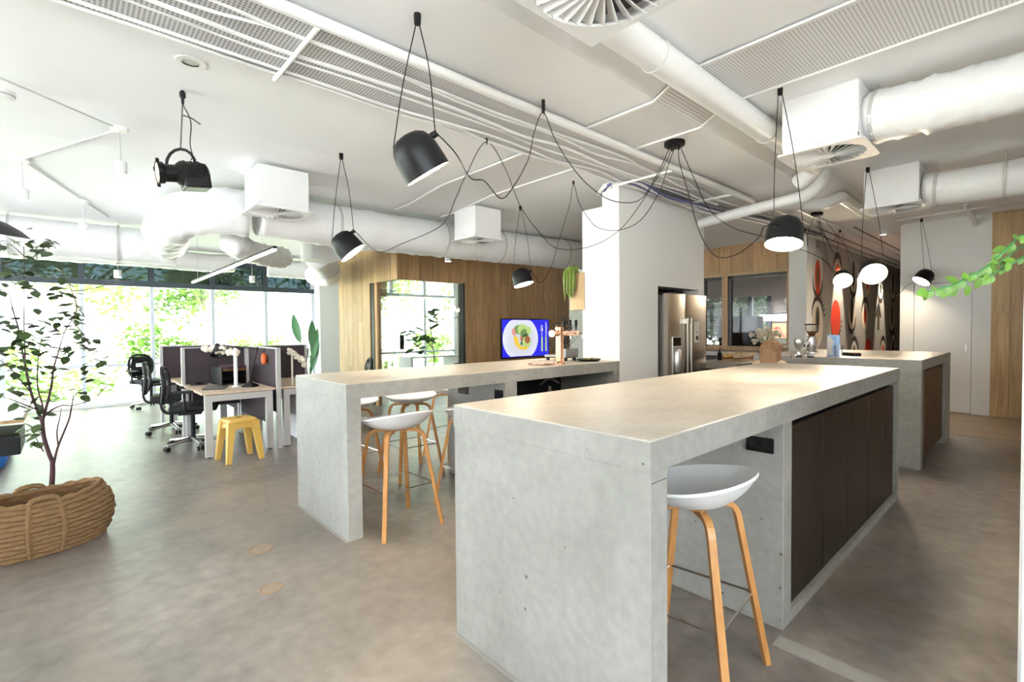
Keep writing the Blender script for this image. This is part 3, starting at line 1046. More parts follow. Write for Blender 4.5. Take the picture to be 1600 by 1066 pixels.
# ================================================================== bar stools
def make_stool(label, loc, rz, group='white shell bar stools'):
    t = thing('bar_stool', label, 'stool', loc, rz, group)
    # seat: local +x is the back of the seat
    m = MB()
    nr, ns = 7, 36
    HX, HY = 0.225, 0.255
    vs = []
    for th in (0.0, -0.011):
        for i in range(nr + 1):
            q = i / nr
            for k in range(ns):
                a = 2 * math.pi * k / ns
                ca, sa = math.cos(a), math.sin(a)
                sx = math.copysign(abs(ca) ** 0.86, ca)
                sy = math.copysign(abs(sa) ** 0.92, sa)
                rim = 0.052 + 0.080 * max(0.0, 0.5 + 0.5 * ca) ** 1.3
                z = 0.700 + rim * q ** 3.2 + th
                rx = q * (1 + (0.03 if th < 0 else 0))
                if th < 0:
                    rx = q * 1.012
                vs.append((HX * rx * sx + 0.01, HY * rx * sy, z))
    N1 = (nr + 1) * ns
    fs = []
    for i in range(nr):
        for k in range(ns):
            a, b_, c, d = i * ns + k, i * ns + (k + 1) % ns, (i + 1) * ns + (k + 1) % ns, (i + 1) * ns + k
            if i == 0:
                fs.append((a, c, d)) if False else fs.append((a, b_, c, d))
            else:
                fs.append((a, b_, c, d))
            fs.append((N1 + d, N1 + c, N1 + b_, N1 + a))
    for k in range(ns):
        a, b_ = nr * ns + k, nr * ns + (k + 1) % ns
        fs.append((a, b_, N1 + b_, N1 + a))
    m.add(vs, fs)
    m.build('seat', 'seat_white', t, True)
    # legs of bent oak
    for sx in (1, -1):
        for sy in (1, -1):
            top = 0.678
            path = fillet([(0.02 * sx, 0.03 * sy, top), (0.122 * sx, 0.142 * sy, top), (0.222 * sx, 0.232 * sy, 0.0)], 0.062, 6)
            MB().tube(path, 0, rect=(0.028, 0.022), up=(0, 0, 1)).build('leg', 'oak_leg', t, False)
    MB().bbox(-0.08, 0.08, -0.10, 0.10, 0.684, 0.698, 0.004, 1).build('seat_plate', 'oak_leg', t)
    # foot rail
    z = 0.30
    g = 0.122 + (0.222 - 0.122) * (0.678 - z) / 0.678
    h = 0.142 + (0.232 - 0.142) * (0.678 - z) / 0.678
    ring = [(g, h, z), (-g, h, z), (-g, -h, z), (g, -h, z), (g, h, z)]
    for p, q in zip(ring[:-1], ring[1:]):
        MB().tube([p, q], 0.0055, 8).build('foot_rail', 'chrome', t, True)
    return t


make_stool('white shell bar stool under the foreground island overhang', (-0.965, 1.85, 0), R_(6))
s0 = make_stool('white shell bar stool nearest under the left island beside its end panel', (-3.13, 1.72, 0), R_(2))
for lab, loc, rz in (('white shell bar stool half hidden behind the left end panel of the left island', (-4.22, 1.86, 0), 182),
                     ('white shell bar stool on far side of left island, seat facing window wall', (-4.14, 2.43, 0), 178),
                     ('white shell bar stool partly hidden behind the foreground island corner', (-3.10, 2.40, 0), 3),
                     ('white shell bar stool on far side of left island next to the socket panel', (-4.42, 3.12, 0), 184)):
    c = copy_tree(s0)
    c.location = loc
    c.rotation_euler = (0, 0, R_(rz))
    relabel(c, lab)


# ================================================================== services under the ceiling
# ---- perforated cable tray along the beam
ty0, ty1 = -1.2, 6.3
tr = thing('cable_tray', 'white perforated cable tray running along the ceiling beam', 'cable tray', (0, 0, 0))
MB().box(-3.07, -2.46, ty0, ty1, 2.912, 2.916).build('tray_bed', 'tray_mesh', tr)
for x in (-3.07, -2.462):
    MB().box(x, x + 0.003, ty0, ty1, 2.905, 2.945).build('tray_side', 'satin_white', tr)
for y in (0.95, 4.3, 5.6):
    MB().tube([(-3.12, y, 2.885), (-2.44, y, 2.885)], 0.014, 8).build('support_bar', 'satin_white', tr, True)
tag(MB().tube([(-2.43, ty0, 2.905), (-2.43, 6.15, 2.905)], 0.03, 12).build('conduit_pipe', 'satin_white', None, True),
    'straight white conduit pipe along the right edge of cable tray', 'pipe')
rc = random.Random(5)
cab = [('nearest the conduit pipe', -2.60, 0.009, 'cable_white'), ('second from the conduit pipe', -2.635, 0.008, 'cable_white'), ('in the middle of the tray', -2.78, 0.012, 'cable_white'),
       ('just left of the tray middle', -2.86, 0.007, 'cable_white'), ('along the left edge of the tray', -2.99, 0.010, 'cable_white'), ('outermost on the left of the tray', -3.04, 0.009, 'cable_white')]
for lab, x0, rad, mt in cab:
    pts = []
    y = ty0
    while y < 6.4:
        k = 1 if y < 3.6 else 1.6
        pts.append((x0 + rc.uniform(-.034, .034) * k, y, 2.898 + rc.uniform(-.008, .004)))
        y += rc.uniform(.32, .6)
    tag(MB().tube(smooth_path(pts, 4), rad, 6).build('white_cable', mt, None, True), 'white cable lying under the perforated tray, ' + lab, 'cable', 'cables under the tray')
# bundle draped over the column
for k, (dx, mt) in enumerate(((0.0, 'cable_white'), (0.035, 'cable_white'), (0.07, 'cable_blue'), (0.10, 'cable_white'), (0.13, 'cable_white'), (0.16, 'cable_blue'))):
    pts = [(-3.36 + dx * .4, 4.36 + dx * .3, 2.86), (-3.2 + dx, 4.28, 2.90 + dx * .1), (-3.04 + dx, 4.45, 2.905), (-3.0 + dx * .8, 4.95, 2.88 - dx * .3), (-2.99 + dx, 5.5, 2.86 + .02 * math.sin(k)), (-2.97 + dx, 6.1, 2.85), (-2.9 + dx, 7.2, 2.90), (-2.75 + dx, 9.4, 2.93)]
    tag(MB().tube(smooth_path(pts, 5), 0.018 - 0.006 * (k % 2), 6).build('column_cable', mt, None, True),
        ('blue' if mt == 'cable_blue' else 'white') + ' cable sweeping around the top of white column, ' + ('first', 'second', 'third', 'fourth', 'fifth', 'sixth')[k] + ' outwards', 'cable', 'cables over the column')

# ---- wide perforated strip crossing the beam
sy0, sy1 = 3.0, 3.66


def strip(pts, label, nm):
    t = thing(nm, label, 'cable tray')
    v = [(x, sy0, z) for x, z in pts] + [(x, sy1, z) for x, z in pts]
    n_ = len(pts)
    MB().add(v, [(i, i + 1, n_ + i + 1, n_ + i) for i in range(n_ - 1)]).build('tray_bed', 'strip_mesh', t)
    for y in (sy0, sy1):
        MB().tube([(x, y, z - 0.006) for x, z in pts], 0, rect=(0.022, 0.014)).build('edge_trim', 'satin_white', t)
    return t


strip([(2.9, 3.045), (-1.62, 3.045), (-1.84, 2.935), (-2.43, 2.935)], 'wide perforated ceiling strip folding down beam beside large white pipe', 'ceiling_strip')
strip([(-3.1, 2.935), (-4.35, 2.935), (-5.1, 2.865), (-5.4, 2.865)], 'wide perforated ceiling strip left of cable tray, crossing towards the left duct', 'ceiling_strip')

# ---- large white pipes
pz = 2.96
pp = thing('drain_pipe', 'thick white drain pipe running beside the ceiling beam', 'pipe')
MB().tube([(-1.555, 2.05, pz), (-1.555, 5.05, pz)], 0.088, 20).build('pipe_run', 'satin_white', pp, True)
MB().tube(fillet([(-1.555, 5.0, pz), (-1.555, 5.5, pz), (-1.75, 5.6, pz - 0.1)], 0.12, 6), 0.086, 20).build('pipe_bend', 'satin_white', pp, True)
for y in (2.55, 4.2):
    MB().lathe([(0.092, -0.012), (0.096, -0.012), (0.096, 0.012), (0.092, 0.012)], 20, (-1.555, y, pz), Matrix.Rotation(R_(90), 4, 'X')).build('clamp', 'satin_white', pp, True)
p2 = thing('cross_pipe', 'white pipe crossing from column top to an upward elbow', 'pipe')
a_, b_ = Vector((-3.0, 5.95, 2.70)), at(1262, 292, z=2.76)
MB().tube(fillet([a_, at(1262, 305, y=6.0), at(1285, 285, y=6.05), at(1290, 262, y=6.1)], 0.12, 6), 0.062, 16).build('pipe_run', 'satin_white', p2, True)
p3 = thing('cross_pipe', 'lower white pipe with a kinked elbow behind the right pendant lamp', 'pipe')
MB().tube(fillet([at(1175, 322, y=6.6), at(1290, 318, y=6.7), at(1312, 308, y=6.8), at(1360, 338, y=8.8), at(1376, 350, y=10.0)], 0.14, 6), 0.07, 16).build('pipe_run', 'satin_white', p3, True)
tag(MB().tube(fillet([Vector((-2.25, 6.3, 2.925)), Vector((-2.25, 10.0, 2.925)), Vector((-2.25, 17.8, 2.925))], 0.2, 4), 0.02, 8).build('conduit_pipe', 'satin_white', None, True),
    'thin white conduit running down the corridor ceiling', 'pipe')
for k, (x_, y0_, y1_) in enumerate(((-2.42, 6.4, 17.8), (-2.60, 6.4, 17.8), (-2.05, 9.0, 17.8))):
    tag(MB().tube([(x_, y0_, 2.905), (x_, (y0_ + y1_) / 2, 2.89), (x_, y1_, 2.905)], 0.012, 6).build('corridor_cable', 'steel_dark', None, True),
        'dark cable stretched along the corridor ceiling, ' + ('longest', 'lowest', 'shortest')[k] + ' of three', 'cable')


# ---- air boxes with swirl diffusers
def air_box(label, x0, x1, y0, y1, zb, ztop=Z_SLAB, plate=0.035, nb=28, rad=0.9):
    cx, cy = (x0 + x1) / 2, (y0 + y1) / 2
    t = thing('air_diffuser', label, 'air vent', (cx, cy, zb), 0, 'ceiling air diffusers')
    hx, hy = (x1 - x0) / 2, (y1 - y0) / 2
    MB().bbox(-hx + plate, hx - plate, -hy + plate, hy - plate, 0.05, ztop - zb, 0.004, 1).build('plenum_box', 'box_white', t)
    R = min(hx, hy) * rad
    ox, oy = hx - plate, hy - plate
    MB().box(-ox, ox, -oy, -oy + .006, .012, .052).box(-ox, ox, oy - .006, oy, .012, .052).box(-ox, -ox + .006, -oy, oy, .012, .052).box(ox - .006, ox, -oy, oy, .012, .052).build('collar', 'box_white', t)
    # face plate with a round opening
    m = MB()
    n_ = 40
    sq, ci = [], []
    for k in range(n_):
        a = 2 * math.pi * k / n_
        c, s = math.cos(a), math.sin(a)
        q = max(abs(c) / hx, abs(s) / hy)
        sq.append((c / q, s / q))
        ci.append((R * c, R * s))
    v = [(x, y, 0) for x, y in sq] + [(x, y, 0) for x, y in ci] + [(x, y, 0.012) for x, y in sq] + [(x, y, 0.012) for x, y in ci]
    fcs = []
    for k in range(n_):
        j = (k + 1) % n_
        fcs += [(k, j, n_ + j, n_ + k), (2 * n_ + k, 3 * n_ + k, 3 * n_ + j, 2 * n_ + j), (k, 2 * n_ + k, 2 * n_ + j, j), (n_ + k, n_ + j, 3 * n_ + j, 3 * n_ + k)]
    m.add(v, fcs).build('face_plate', 'box_white', t)
    MB().lathe([(0.001, 0.045), (R * 0.99, 0.045)], 32).build('throat', 'steel_dark', t)
    for k in range(nb):
        a = 2 * math.pi * k / nb
        M = Matrix.Rotation(a, 4, 'Z')
        w0, w1 = 0.006, R * math.pi / nb * 0.86
        vs = [M @ Vector(p) for p in ((R * .16, -w0, -0.002), (R * .985, -w1, -0.004), (R * .985, w1 * .7, 0.026), (R * .16, w0, 0.006))]
        vs += [p + Vector((0, 0, 0.003)) for p in vs]
        MB().add(vs, [(0, 1, 2, 3), (7, 6, 5, 4), (0, 4, 5, 1), (1, 5, 6, 2), (2, 6, 7, 3), (3, 7, 4, 0)]).build('vane', 'box_white', t)
    MB().lathe([(0.001, -0.006), (R * .17, -0.004), (R * .17, 0.010), (0.001, 0.012)], 20).build('hub', 'box_white', t)
    return t


air_box('white air diffuser box over the desk area in front of left duct', -5.21, -4.70, 1.25, 1.76, 2.50, Z_LEFT)
air_box('white air diffuser box left of column, near the hanging small pendant', -5.12, -4.62, 3.62, 4.10, 2.50, Z_LEFT)
air_box('white square air diffuser box above right pendant lamp, joined to the wrinkled duct', -1.40, -0.85, 3.95, 4.47, 2.65)
air_box('white air diffuser box farther down the galley, joined to the smaller duct', -1.42, -0.88, 6.42, 6.94, 2.65)
air_box('big round swirl air diffuser cut by the top edge of picture', -1.40, -0.80, 1.17, 1.77, 2.65, rad=0.92, nb=30)


# ---- flexible ducts
def duct(name, label, pts, r, wr=0.012, seg=20, bands=(), step=0.05, sub=True):
    t = thing(name, label, 'duct', (0, 0, 0))
    path = smooth_path(pts, 10)
    # resample
    out = [path[0]]
    for p in path[1:]:
        while (p - out[-1]).length > step:
            out.append(out[-1] + (p - out[-1]).normalized() * step)
    rr = random.Random(len(pts) + int(r * 1000))
    m = MB()
    n_ = len(out)
    radii = [r * (1 + wr * 2.2 * rr.uniform(-1, 1)) for _ in out]
    m.tube(out, radii, seg)
    # wrinkles: push points in and out
    for i in range(n_):
        for k in range(seg):
            j = i * seg + k
            p = Vector(m.v[j])
            d = (p - out[i])
            m.v[j] = tuple(out[i] + d * (1 + wr * rr.gauss(0, 1) + wr * 1.5 * math.sin(k * 2.1 + i * 1.3)))
    o = m.build('duct_sleeve', 'duct_foil', t, False)
    for p in o.data.polygons:
        p.use_smooth = True
    for f_ in bands:
        i = min(n_ - 2, max(1, int(f_ * n_)))
        d = (out[i + 1] - out[i - 1]).normalized()
        q = d.to_track_quat('Z', 'Y').to_matrix().to_4x4()
        MB().lathe([(r * 1.02, -.012), (r * 1.05, -.012), (r * 1.05, .012), (r * 1.02, .012)], 24, out[i], q).build('strap', 'frame_grey', t, True)
        MB().tube([out[i] + Vector((0, 0, r)), Vector((out[i].x, out[i].y, Z_LEFT if out[i].x < -4.4 else Z_SLAB))], 0.004, 5).build('hanger', 'frame_grey', t)
    return t


duct('flexible_duct', 'long white foil duct above the timber room corner', [(-5.55, 1.5, 2.62), (-5.55, 2.4, 2.585), (-5.55, 3.5, 2.60), (-5.55, 5.0, 2.62), (-5.53, 6.2, 2.64), (-5.5, 6.9, 2.65)], 0.235, 0.010, bands=(0.15, 0.42, 0.6, 0.86))
duct('flexible_duct', 'bulging white foil duct bend at left, behind the black theatre spotlight', [(-5.6, 1.42, 2.60), (-5.68, 1.12, 2.60), (-5.95, 0.92, 2.58), (-6.4, 0.86, 2.54), (-7.0, 0.9, 2.54), (-7.8, 1.0, 2.56)], 0.225, 0.022)
duct('flexible_duct', 'small crumpled white duct branch under the left duct bend', [(-6.0, 1.35, 2.36), (-6.4, 1.62, 2.34), (-6.8, 1.9, 2.36), (-7.3, 2.3, 2.42)], 0.13, 0.04)
duct('flexible_duct', 'white foil duct far left just under the ceiling', [(-8.6, -2.2, 2.60), (-8.6, -1.0, 2.60), (-8.6, 0.2, 2.60), (-8.5, 1.2, 2.58)], 0.24, 0.008, bands=(0.5, 0.8))
duct('flexible_duct', 'broad white duct hanging in front of the tinted upper panes', [(-10.6, -3.4, 2.70), (-10.6, -1.0, 2.70), (-10.6, 1.0, 2.69), (-10.6, 2.0, 2.67), (-10.6, 2.4, 2.70)], 0.17, 0.012, bands=(0.4, 0.7))
duct('flexible_duct', 'white duct branch dropping beside the pale timber wall', [(-7.7, 2.9, 2.56), (-8.0, 3.1, 2.52), (-8.4, 3.35, 2.46), (-9.0, 3.6, 2.42), (-9.9, 3.7, 2.5)], 0.2, 0.018, bands=(0.3, 0.7))
duct('flexible_duct', 'white duct piece running across the windows above small white lamp', [(-10.6, 3.0, 2.66), (-10.4, 3.7, 2.64), (-10.1, 4.4, 2.60)], 0.18, 0.012)
duct('flexible_duct', 'large wrinkled white duct running right from the near diffuser box', [(-0.875, 4.20, 2.84), (-0.5, 4.16, 2.81), (0.0, 4.14, 2.79), (0.7, 4.12, 2.79), (1.8, 4.1, 2.80)], 0.168, 0.022, seg=28, bands=(0.03, 0.35), step=0.03)
duct('flexible_duct', 'smaller white duct running right from the farther diffuser box', [(-0.905, 6.68, 2.80), (-0.4, 6.68, 2.78), (0.3, 6.68, 2.78), (1.6, 6.68, 2.80)], 0.17, 0.006, bands=(0.04, 0.24))
tag(MB().bbox(-7.4, -6.9, 2.55, 2.95, 2.40, Z_LEFT, 0.02).build('air_grille', 'box_white'), 'small flat white air grille hanging behind the left pendant', 'air vent')

# threaded rods / angled strut on the right
tag(MB().tube([at(1508, 318, y=9.2), at(1524, 350, y=YD - 0.02)], 0.035, 8).build('ceiling_strut', 'satin_white', None, True), 'slanting white strut fixed to wall above the white door', 'pipe')
for k, (v0, v1) in enumerate(((328, 316), (343, 322))):
    tag(MB().tube([at(1400, v0 + 2, y=9.4), at(1600, v1 - 16 + 8 * k, y=9.4)], 0.018, 6).build('ceiling_rail', 'steel_light', None, True),
        'thin grey rail under the small duct, ' + ('upper', 'lower')[k] + ' one', 'rail')

# ---- downlights set in the beam
for k, (u, v, lab) in enumerate(((298, 97, 'left one of two beside cable tray'), (388, 92, 'right one of two beside cable tray'))):
    p = at(u, v, z=Z_BEAM)
    t = thing('recessed_downlight', 'round recessed ceiling downlight, ' + lab, 'downlight', p)
    MB().lathe([(0.045, -0.006), (0.075, -0.006), (0.078, 0.0)], 24).build('ring', 'satin_white', t, True)
    MB().lathe([(0.001, -0.002), (0.045, -0.002)], 24).build('recess', 'steel_dark' if k else 'steel_light', t)
for k, (u, v, z, lab) in enumerate(((2, 142, Z_LEFT, 'at the left picture edge'),)):
    p = at(u, v, z=z)
    t = thing('smoke_detector', 'white smoke detector on the ceiling at the left picture edge', 'detector', p)
    MB().lathe([(0.001, -0.05), (0.04, -0.05), (0.06, -0.03), (0.065, 0)], 24).build('housing', 'satin_white', t, True)
    MB().lathe([(0.05, -0.034), (0.064, -0.030), (0.064, -0.022)], 24).build('vent_ring', 'frame_grey', t, True)

# ---- little white cylinder lamps on ceiling wires
def cyl_lamp(label, top, drop, r=0.045, h=0.10, mat='led_white'):
    t = thing('cylinder_pendant', label, 'pendant lamp', top, 0, 'small white cylinder pendants')
    MB().lathe([(0.001, -0.025), (0.05, -0.025), (0.055, 0.0)], 16).build('ceiling_rose', 'satin_white', t, True)
    MB().tube([(0, 0, -0.02), (0, 0, -drop)], 0.004, 6).build('cord', 'frame_grey', t)
    MB().lathe([(0.001, -drop), (r * .9, -drop), (r, -drop - 0.006), (r, -drop - h), (r * .93, -drop - h)], 20).build('shade', 'box_white', t, True)
    MB().lathe([(0.001, -drop - h + 0.004), (r * .93, -drop - h + 0.004)], 20).build('bulb', mat, t)
    return t


def cyl_at(label, u, vt, vb, z=Z_LEFT, wpx=16, zc=None):
    p = at(u, vt, z=z)
    dep = (p - CAM_P).dot(CAM_W)
    q = at_depth(u, vb, dep)
    r = wpx * dep / FPX / 2
    h = r * 2.4
    zc = zc or z
    return cyl_lamp(label, Vector((p.x, p.y, zc)), max(0.03, zc - q.z - h), r, h), p


_, c1 = cyl_at('small white cylinder pendant left of theatre spotlight', 187, 200, 272)
_, c2 = cyl_at('small white cylinder pendant at the far left above black dish lamp', 34, 248, 312, wpx=14)
_, c3 = cyl_at('small white cylinder pendant between left duct and ceiling wires', 129, 312, 360, wpx=11)
cyl_at('small white cylinder lamp against the tinted panes near the plant', 183, 395, 434, z=2.88, wpx=10)
cyl_at('small white cylinder lamp against tinted panes right of light bar', 393, 398, 441, z=2.88, wpx=8)
for k, (A, B) in enumerate(((at(0, 122, z=2.87), c1), (c1, c2), (c2, c3), (c3, at(170, 340, z=2.87)))):
    tag(MB().tube([Vector((A.x, A.y, 2.872)), Vector((B.x, B.y, 2.872))], 0.006, 6).build('ceiling_wire', 'frame_grey', None, True),
        'thin white ceiling conduit linking the small pendants, ' + ('first', 'second', 'third', 'fourth')[k] + ' run from the left top', 'pipe', 'ceiling conduits on the left')


# ================================================================== black pendant lamps
SH = [(0.001, 0.205), (0.03, 0.205), (0.06, 0.198), (0.088, 0.180), (0.106, 0.150), (0.115, 0.11), (0.119, 0.05), (0.1215, 0.0)]


def pendant(label, hook, centre, axis, canopy_pts, size=1.0, power=7, lit='bulb_warm', group='black bell pendants', zceil=None):
    """hook, centre: world points; axis: world direction the mouth looks"""
    t = thing('pendant_lamp', label, 'pendant lamp', hook, 0, group)
    H = Vector(hook)
    c = Vector(centre) - H
    ax = Vector(axis).normalized()
    M = aim(c - ax * 0.10 * size * -1, ax) @ Matrix.Scale(size, 4)
    # local: mouth at z=0 looking -z, dome towards +z ; centre of the shade at z=.1
    M = Matrix.Translation(c + ax * 0.10 * size) @ Vector(ax).to_track_quat('-Z', 'Y').to_matrix().to_4x4() @ Matrix.Scale(size, 4)
    prof = SH + [(0.1185, 0.001)] + [(r_ - 0.003 if r_ > 0.01 else r_, z_ - 0.003) for r_, z_ in reversed(SH[:-1])]
    MB().lathe(prof, 40, (0, 0, 0), M).build('shade', 'shade_black', t, True)
    MB().lathe([(0.001, 0.012), (0.10, 0.012), (0.1165, 0.006)], 40, (0, 0, 0), M).build('diffuser', lit, t, True)
    # side knobs carry the two suspension wires
    horiz = CAM_R.copy()
    horiz = (horiz - ax * horiz.dot(ax)).normalized()
    updir = ax.cross(horiz)
    if updir.z < 0:
        updir = -updir
    k1 = c + horiz * 0.118 * size - ax * 0.04 * size + Vector((0, 0, 0.0))
    k2 = c - horiz * 0.085 * size - ax * 0.085 * size
    MB().tube([k1 - horiz * 0.012 * size, k1 + horiz * 0.022 * size], 0.016 * size, 12).build('cord_knob', 'black_matte', t, True)
    MB().lathe([(0.001, -0.05), (0.016, -0.05), (0.018, -0.02), (0.018, 0.0)], 12, (0, 0, 0)).build('ceiling_hook', 'black_matte', t, True)
    MB().tube(smooth_path([(0.012, 0, -0.04), (c + H - H).lerp(k1 + horiz * 0.01, 1.0) * 0.5 + horiz * 0.02, k1 + horiz * 0.012 * size], 5), 0.0028, 6).build('suspension_wire', 'black_matte', t)
    MB().tube(smooth_path([(-0.012, 0, -0.04), k2 * 0.5 - horiz * 0.012, k2], 5), 0.0028, 6).build('suspension_wire', 'black_matte', t)
    if canopy_pts:
        pts = [k1 + horiz * 0.02 * size] + [Vector(p) - H for p in canopy_pts]
        MB().tube(smooth_path(pts, 8), 0.0032, 6).build('power_cord', 'black_matte', t, True)
    spot(c + ax * 0.10 * size, ax, power, 2.2, 0.8, rad=0.09, parent=t)
    return t


def dep(p):
    return (p - CAM_P).dot(CAM_W)


def lamp_px(label, hook_px, c_px, axis_px, cord, zc=2.95, dd=0.0, tow=0.0, **k):
    """hook on the ceiling at its pixel; lamp straight under it"""
    h = at(*hook_px, z=zc)
    d = dep(h) + dd
    c = at_depth(*c_px, d)
    ax = CAM_R * axis_px[0] - Vector((0, 0, 1)) * axis_px[1] - CAM_W * tow
    pts = []
    for (u, v, q) in cord:
        pts.append(at_depth(u, v, q))
    return pendant(label, h, c, ax, pts, **k)


can = at(1054, 222, z=Z_BEAM)
dc = dep(can)
cn = thing('lamp_canopy', 'black round multi-lamp ceiling canopy on beam with five cords', 'ceiling canopy', can)
MB().lathe([(0.001, -0.04), (0.07, -0.04), (0.085, -0.03), (0.085, 0.0)], 28).build('canopy_disc', 'black_matte', cn, True)
for k in range(5):
    a = k * 1.256
    MB().lathe([(0.001, -0.06), (0.007, -0.06), (0.007, -0.038)], 8, (0.045 * math.cos(a), 0.045 * math.sin(a), 0)).build('cord_grip', 'black_matte', cn, True)


def cz(du=0):
    return (1054 + du, 232, dc)


hk1 = dep(at(849, 175, z=2.875))
for u, v, z, lab in ((849, 172, 2.875, 'under the cable tray'), (760, 219, 2.90, 'on the beam left of the tray'), (896, 285, 2.935, 'on the beam near the column')):
    q = at(u, v, z=z)
    t = thing('cord_hook', 'small black ceiling hook carrying a lamp cord, ' + lab, 'hook', q, 0, 'cord hooks')
    MB().lathe([(.001, -.02), (.010, -.02), (.012, 0), (.012, .0 + (Z_BEAM - z) * .9), (.001, (Z_BEAM - z) * .9)], 10).build('peg', 'black_matte', t, True)
    MB().tube([(0, 0, -.018), (.012, 0, -.03), (0, .0, -.038)], .003, 6).build('eyelet', 'black_matte', t)
lamp_px('largest black bell pendant in centre, mouth tilted to lower right', (652, 22), (652, 243), (0.50, 0.86),
        [(712, 240, 2.45), (735, 278, 2.5), (757, 283, 2.6), (782, 310, 2.7), (800, 295, 2.85), (825, 250, 3.0), (835, 205, hk1), (849, 176, hk1), (866, 215, hk1), (890, 255, 3.3), (920, 290, 3.5), (958, 314, 3.7), (1000, 312, 3.9), (1028, 270, 4.0), cz(-8)], tow=-0.28)
hk2 = dep(at(760, 222, z=2.89))
lamp_px('medium black bell pendant on the left, in front of timber wall', (533, 240), (540, 382), (0.62, 0.78),
        [(590, 393, 4.3), (630, 380, 4.2), (690, 352, 4.1), (712, 310, 4.1), (730, 270, 4.1), (760, 222, hk2), (790, 265, 4.2), (813, 322, 4.6), (840, 360, 4.8), (870, 388, 4.9), (920, 386, 4.7), (965, 362, 4.5), (1000, 320, 4.3), (1036, 262, 4.2), cz(-4)], tow=-0.12, zc=2.93)
hk3 = dep(at(896, 288, z=2.925))
lamp_px('small black bell pendant above the television', (813, 322), (815, 433), (0.25, 0.9),
        [(845, 442, 6.1), (862, 415, 6.0), (872, 380, 5.8), (890, 320, 5.6), (896, 288, hk3), (905, 318, 5.4), (920, 342, 5.2), (935, 356, 5.0), (965, 360, 4.8), (1000, 345, 4.6), (1030, 300, 4.4), (1045, 255, 4.3), cz(0)], tow=0.12, zc=Z_LEFT)
lamp_px('black bell pendant hanging below the near square diffuser', (1219, 137), (1226, 362), (-0.2, 0.95),
        [(1200, 352, 3.2), (1185, 372, 3.3), (1150, 398, 3.5), (1118, 400, 3.7), (1094, 365, 3.9), (1075, 300, 4.1), (1062, 255, 4.2), cz(6)], zc=Z_SLAB, tow=0.22)
lamp_px('bright black bell pendant facing the camera before the eye wall', (1356, 262), (1362, 422), (-0.28, 0.45),
        [(1335, 434, 4.9), (1310, 430, 5.0), (1280, 402, 5.2), (1200, 372, 5.0), (1150, 358, 4.8), (1110, 330, 4.6), (1085, 280, 4.4), cz(10)], zc=Z_SLAB, tow=0.62, size=1.0, power=6)

# second cluster farther down the galley
can2 = at(1275, 333, z=2.95)
cn2 = thing('lamp_canopy', 'black multi-lamp ceiling canopy farther back in the galley', 'ceiling canopy', can2)
MB().lathe([(0.001, -0.04), (0.075, -0.04), (0.085, -0.03), (0.085, 0.0)], 24).build('canopy_disc', 'black_matte', cn2, True)
d2 = dep(can2)
lamp_px('smaller lit pendant left of the bright one, facing the camera', (1313, 358), (1316, 434), (-0.32, 0.45), [(1300, 425, 8.0), (1290, 390, 7.6), (1280, 345, d2)], zc=2.95, tow=0.6, power=5, size=1.1)
lamp_px('black pendant beside white door with slanting lit mouth', (1440, 342), (1445, 432), (-0.45, 0.62), [(1420, 445, 7.0), (1395, 462, 7.0), (1350, 420, 7.2), (1290, 345, d2)], zc=Z_SLAB, dd=0.0, tow=-0.02, power=3)
for k, (pts) in enumerate(([(1272, 340), (1262, 365), (1262, 385)], [(1279, 340), (1292, 375), (1315, 415)], [(1276, 340), (1283, 362), (1300, 378), (1313, 358)])):
    tag(MB().tube(smooth_path([at_depth(u, v, d2 + 0.1 * k) for u, v in pts], 6), 0.004, 6).build('hanging_cord', 'black_matte', None, True),
        'thin black cord hanging from the rear lamp canopy, ' + ('left', 'right', 'middle')[k] + ' one', 'cord')

# small ceiling cylinders over timber walls
cyl_at('small white ceiling cylinder light over the timber wall left of television', 700, 400, 409, z=2.62, wpx=10, zc=Z_LEFT)
cyl_at('small white ceiling cylinder light before the kitchen end wall', 1188, 388, 402, z=2.9, wpx=9, zc=Z_BEAM)
cyl_at('small white ceiling cylinder light near the corridor mouth', 1380, 352, 367, z=3.0, wpx=9, zc=Z_SLAB)
cyl_at('small white ceiling cylinder light at the upper end of eye wall', 1328, 408, 422, z=2.9, wpx=7, zc=Z_BEAM)

# wall washers along the eye wall
for k, y in enumerate((11.3, 12.9, 14.9)):
    t = thing('wall_washer', 'tiny ceiling spotlight washing the eye wall, ' + ('nearest', 'middle', 'farthest')[k], 'spotlight', (XE + 0.32, y, Z_SLAB), 0, 'wall washers')
    MB().lathe([(0.001, -0.09), (0.035, -0.09), (0.04, -0.08), (0.04, 0.0)], 16).build('housing', 'box_white', t, True)
    MB().lathe([(0.001, -0.092), (0.03, -0.092)], 16).build('bulb', 'bulb_dim', t)
    spot((0, 0, -0.12), (-0.30, 0, -1), 36, 0.75, 0.5, (1, 0.86, 0.66), 0.02, t)

# ---- theatre spotlight
sp = at(285, 142, z=Z_BEAM)
ds_ = dep(sp)
t = thing('theatre_spotlight', 'vintage black theatre spotlight hanging on a thin rod', 'spotlight', sp)
lc = at_depth(283, 272, ds_) - sp
axs = (-CAM_R * 0.74 - Vector((0, 0, 1)) * 0.16 - CAM_W * 0.72).normalized()
Q = axs.to_track_quat('-Z', 'Y').to_matrix().to_4x4()
M = Matrix.Translation(lc) @ Q
MB().lathe([(0.001, 0.155), (0.05, 0.155), (0.075, 0.14), (0.082, 0.10), (0.082, 0.0), (0.066, -0.02), (0.055, -0.03), (0.055, -0.10)], 28, (0, 0, 0), M).build('body', 'lens_black', t, True)
bx = MB().bbox(-0.075, 0.075, -0.095, 0.0, 0.0, 0.15, 0.01)
bx.v = [tuple(M @ Vector(p)) for p in bx.v]
bx.build('lamp_house', 'lens_black', t)
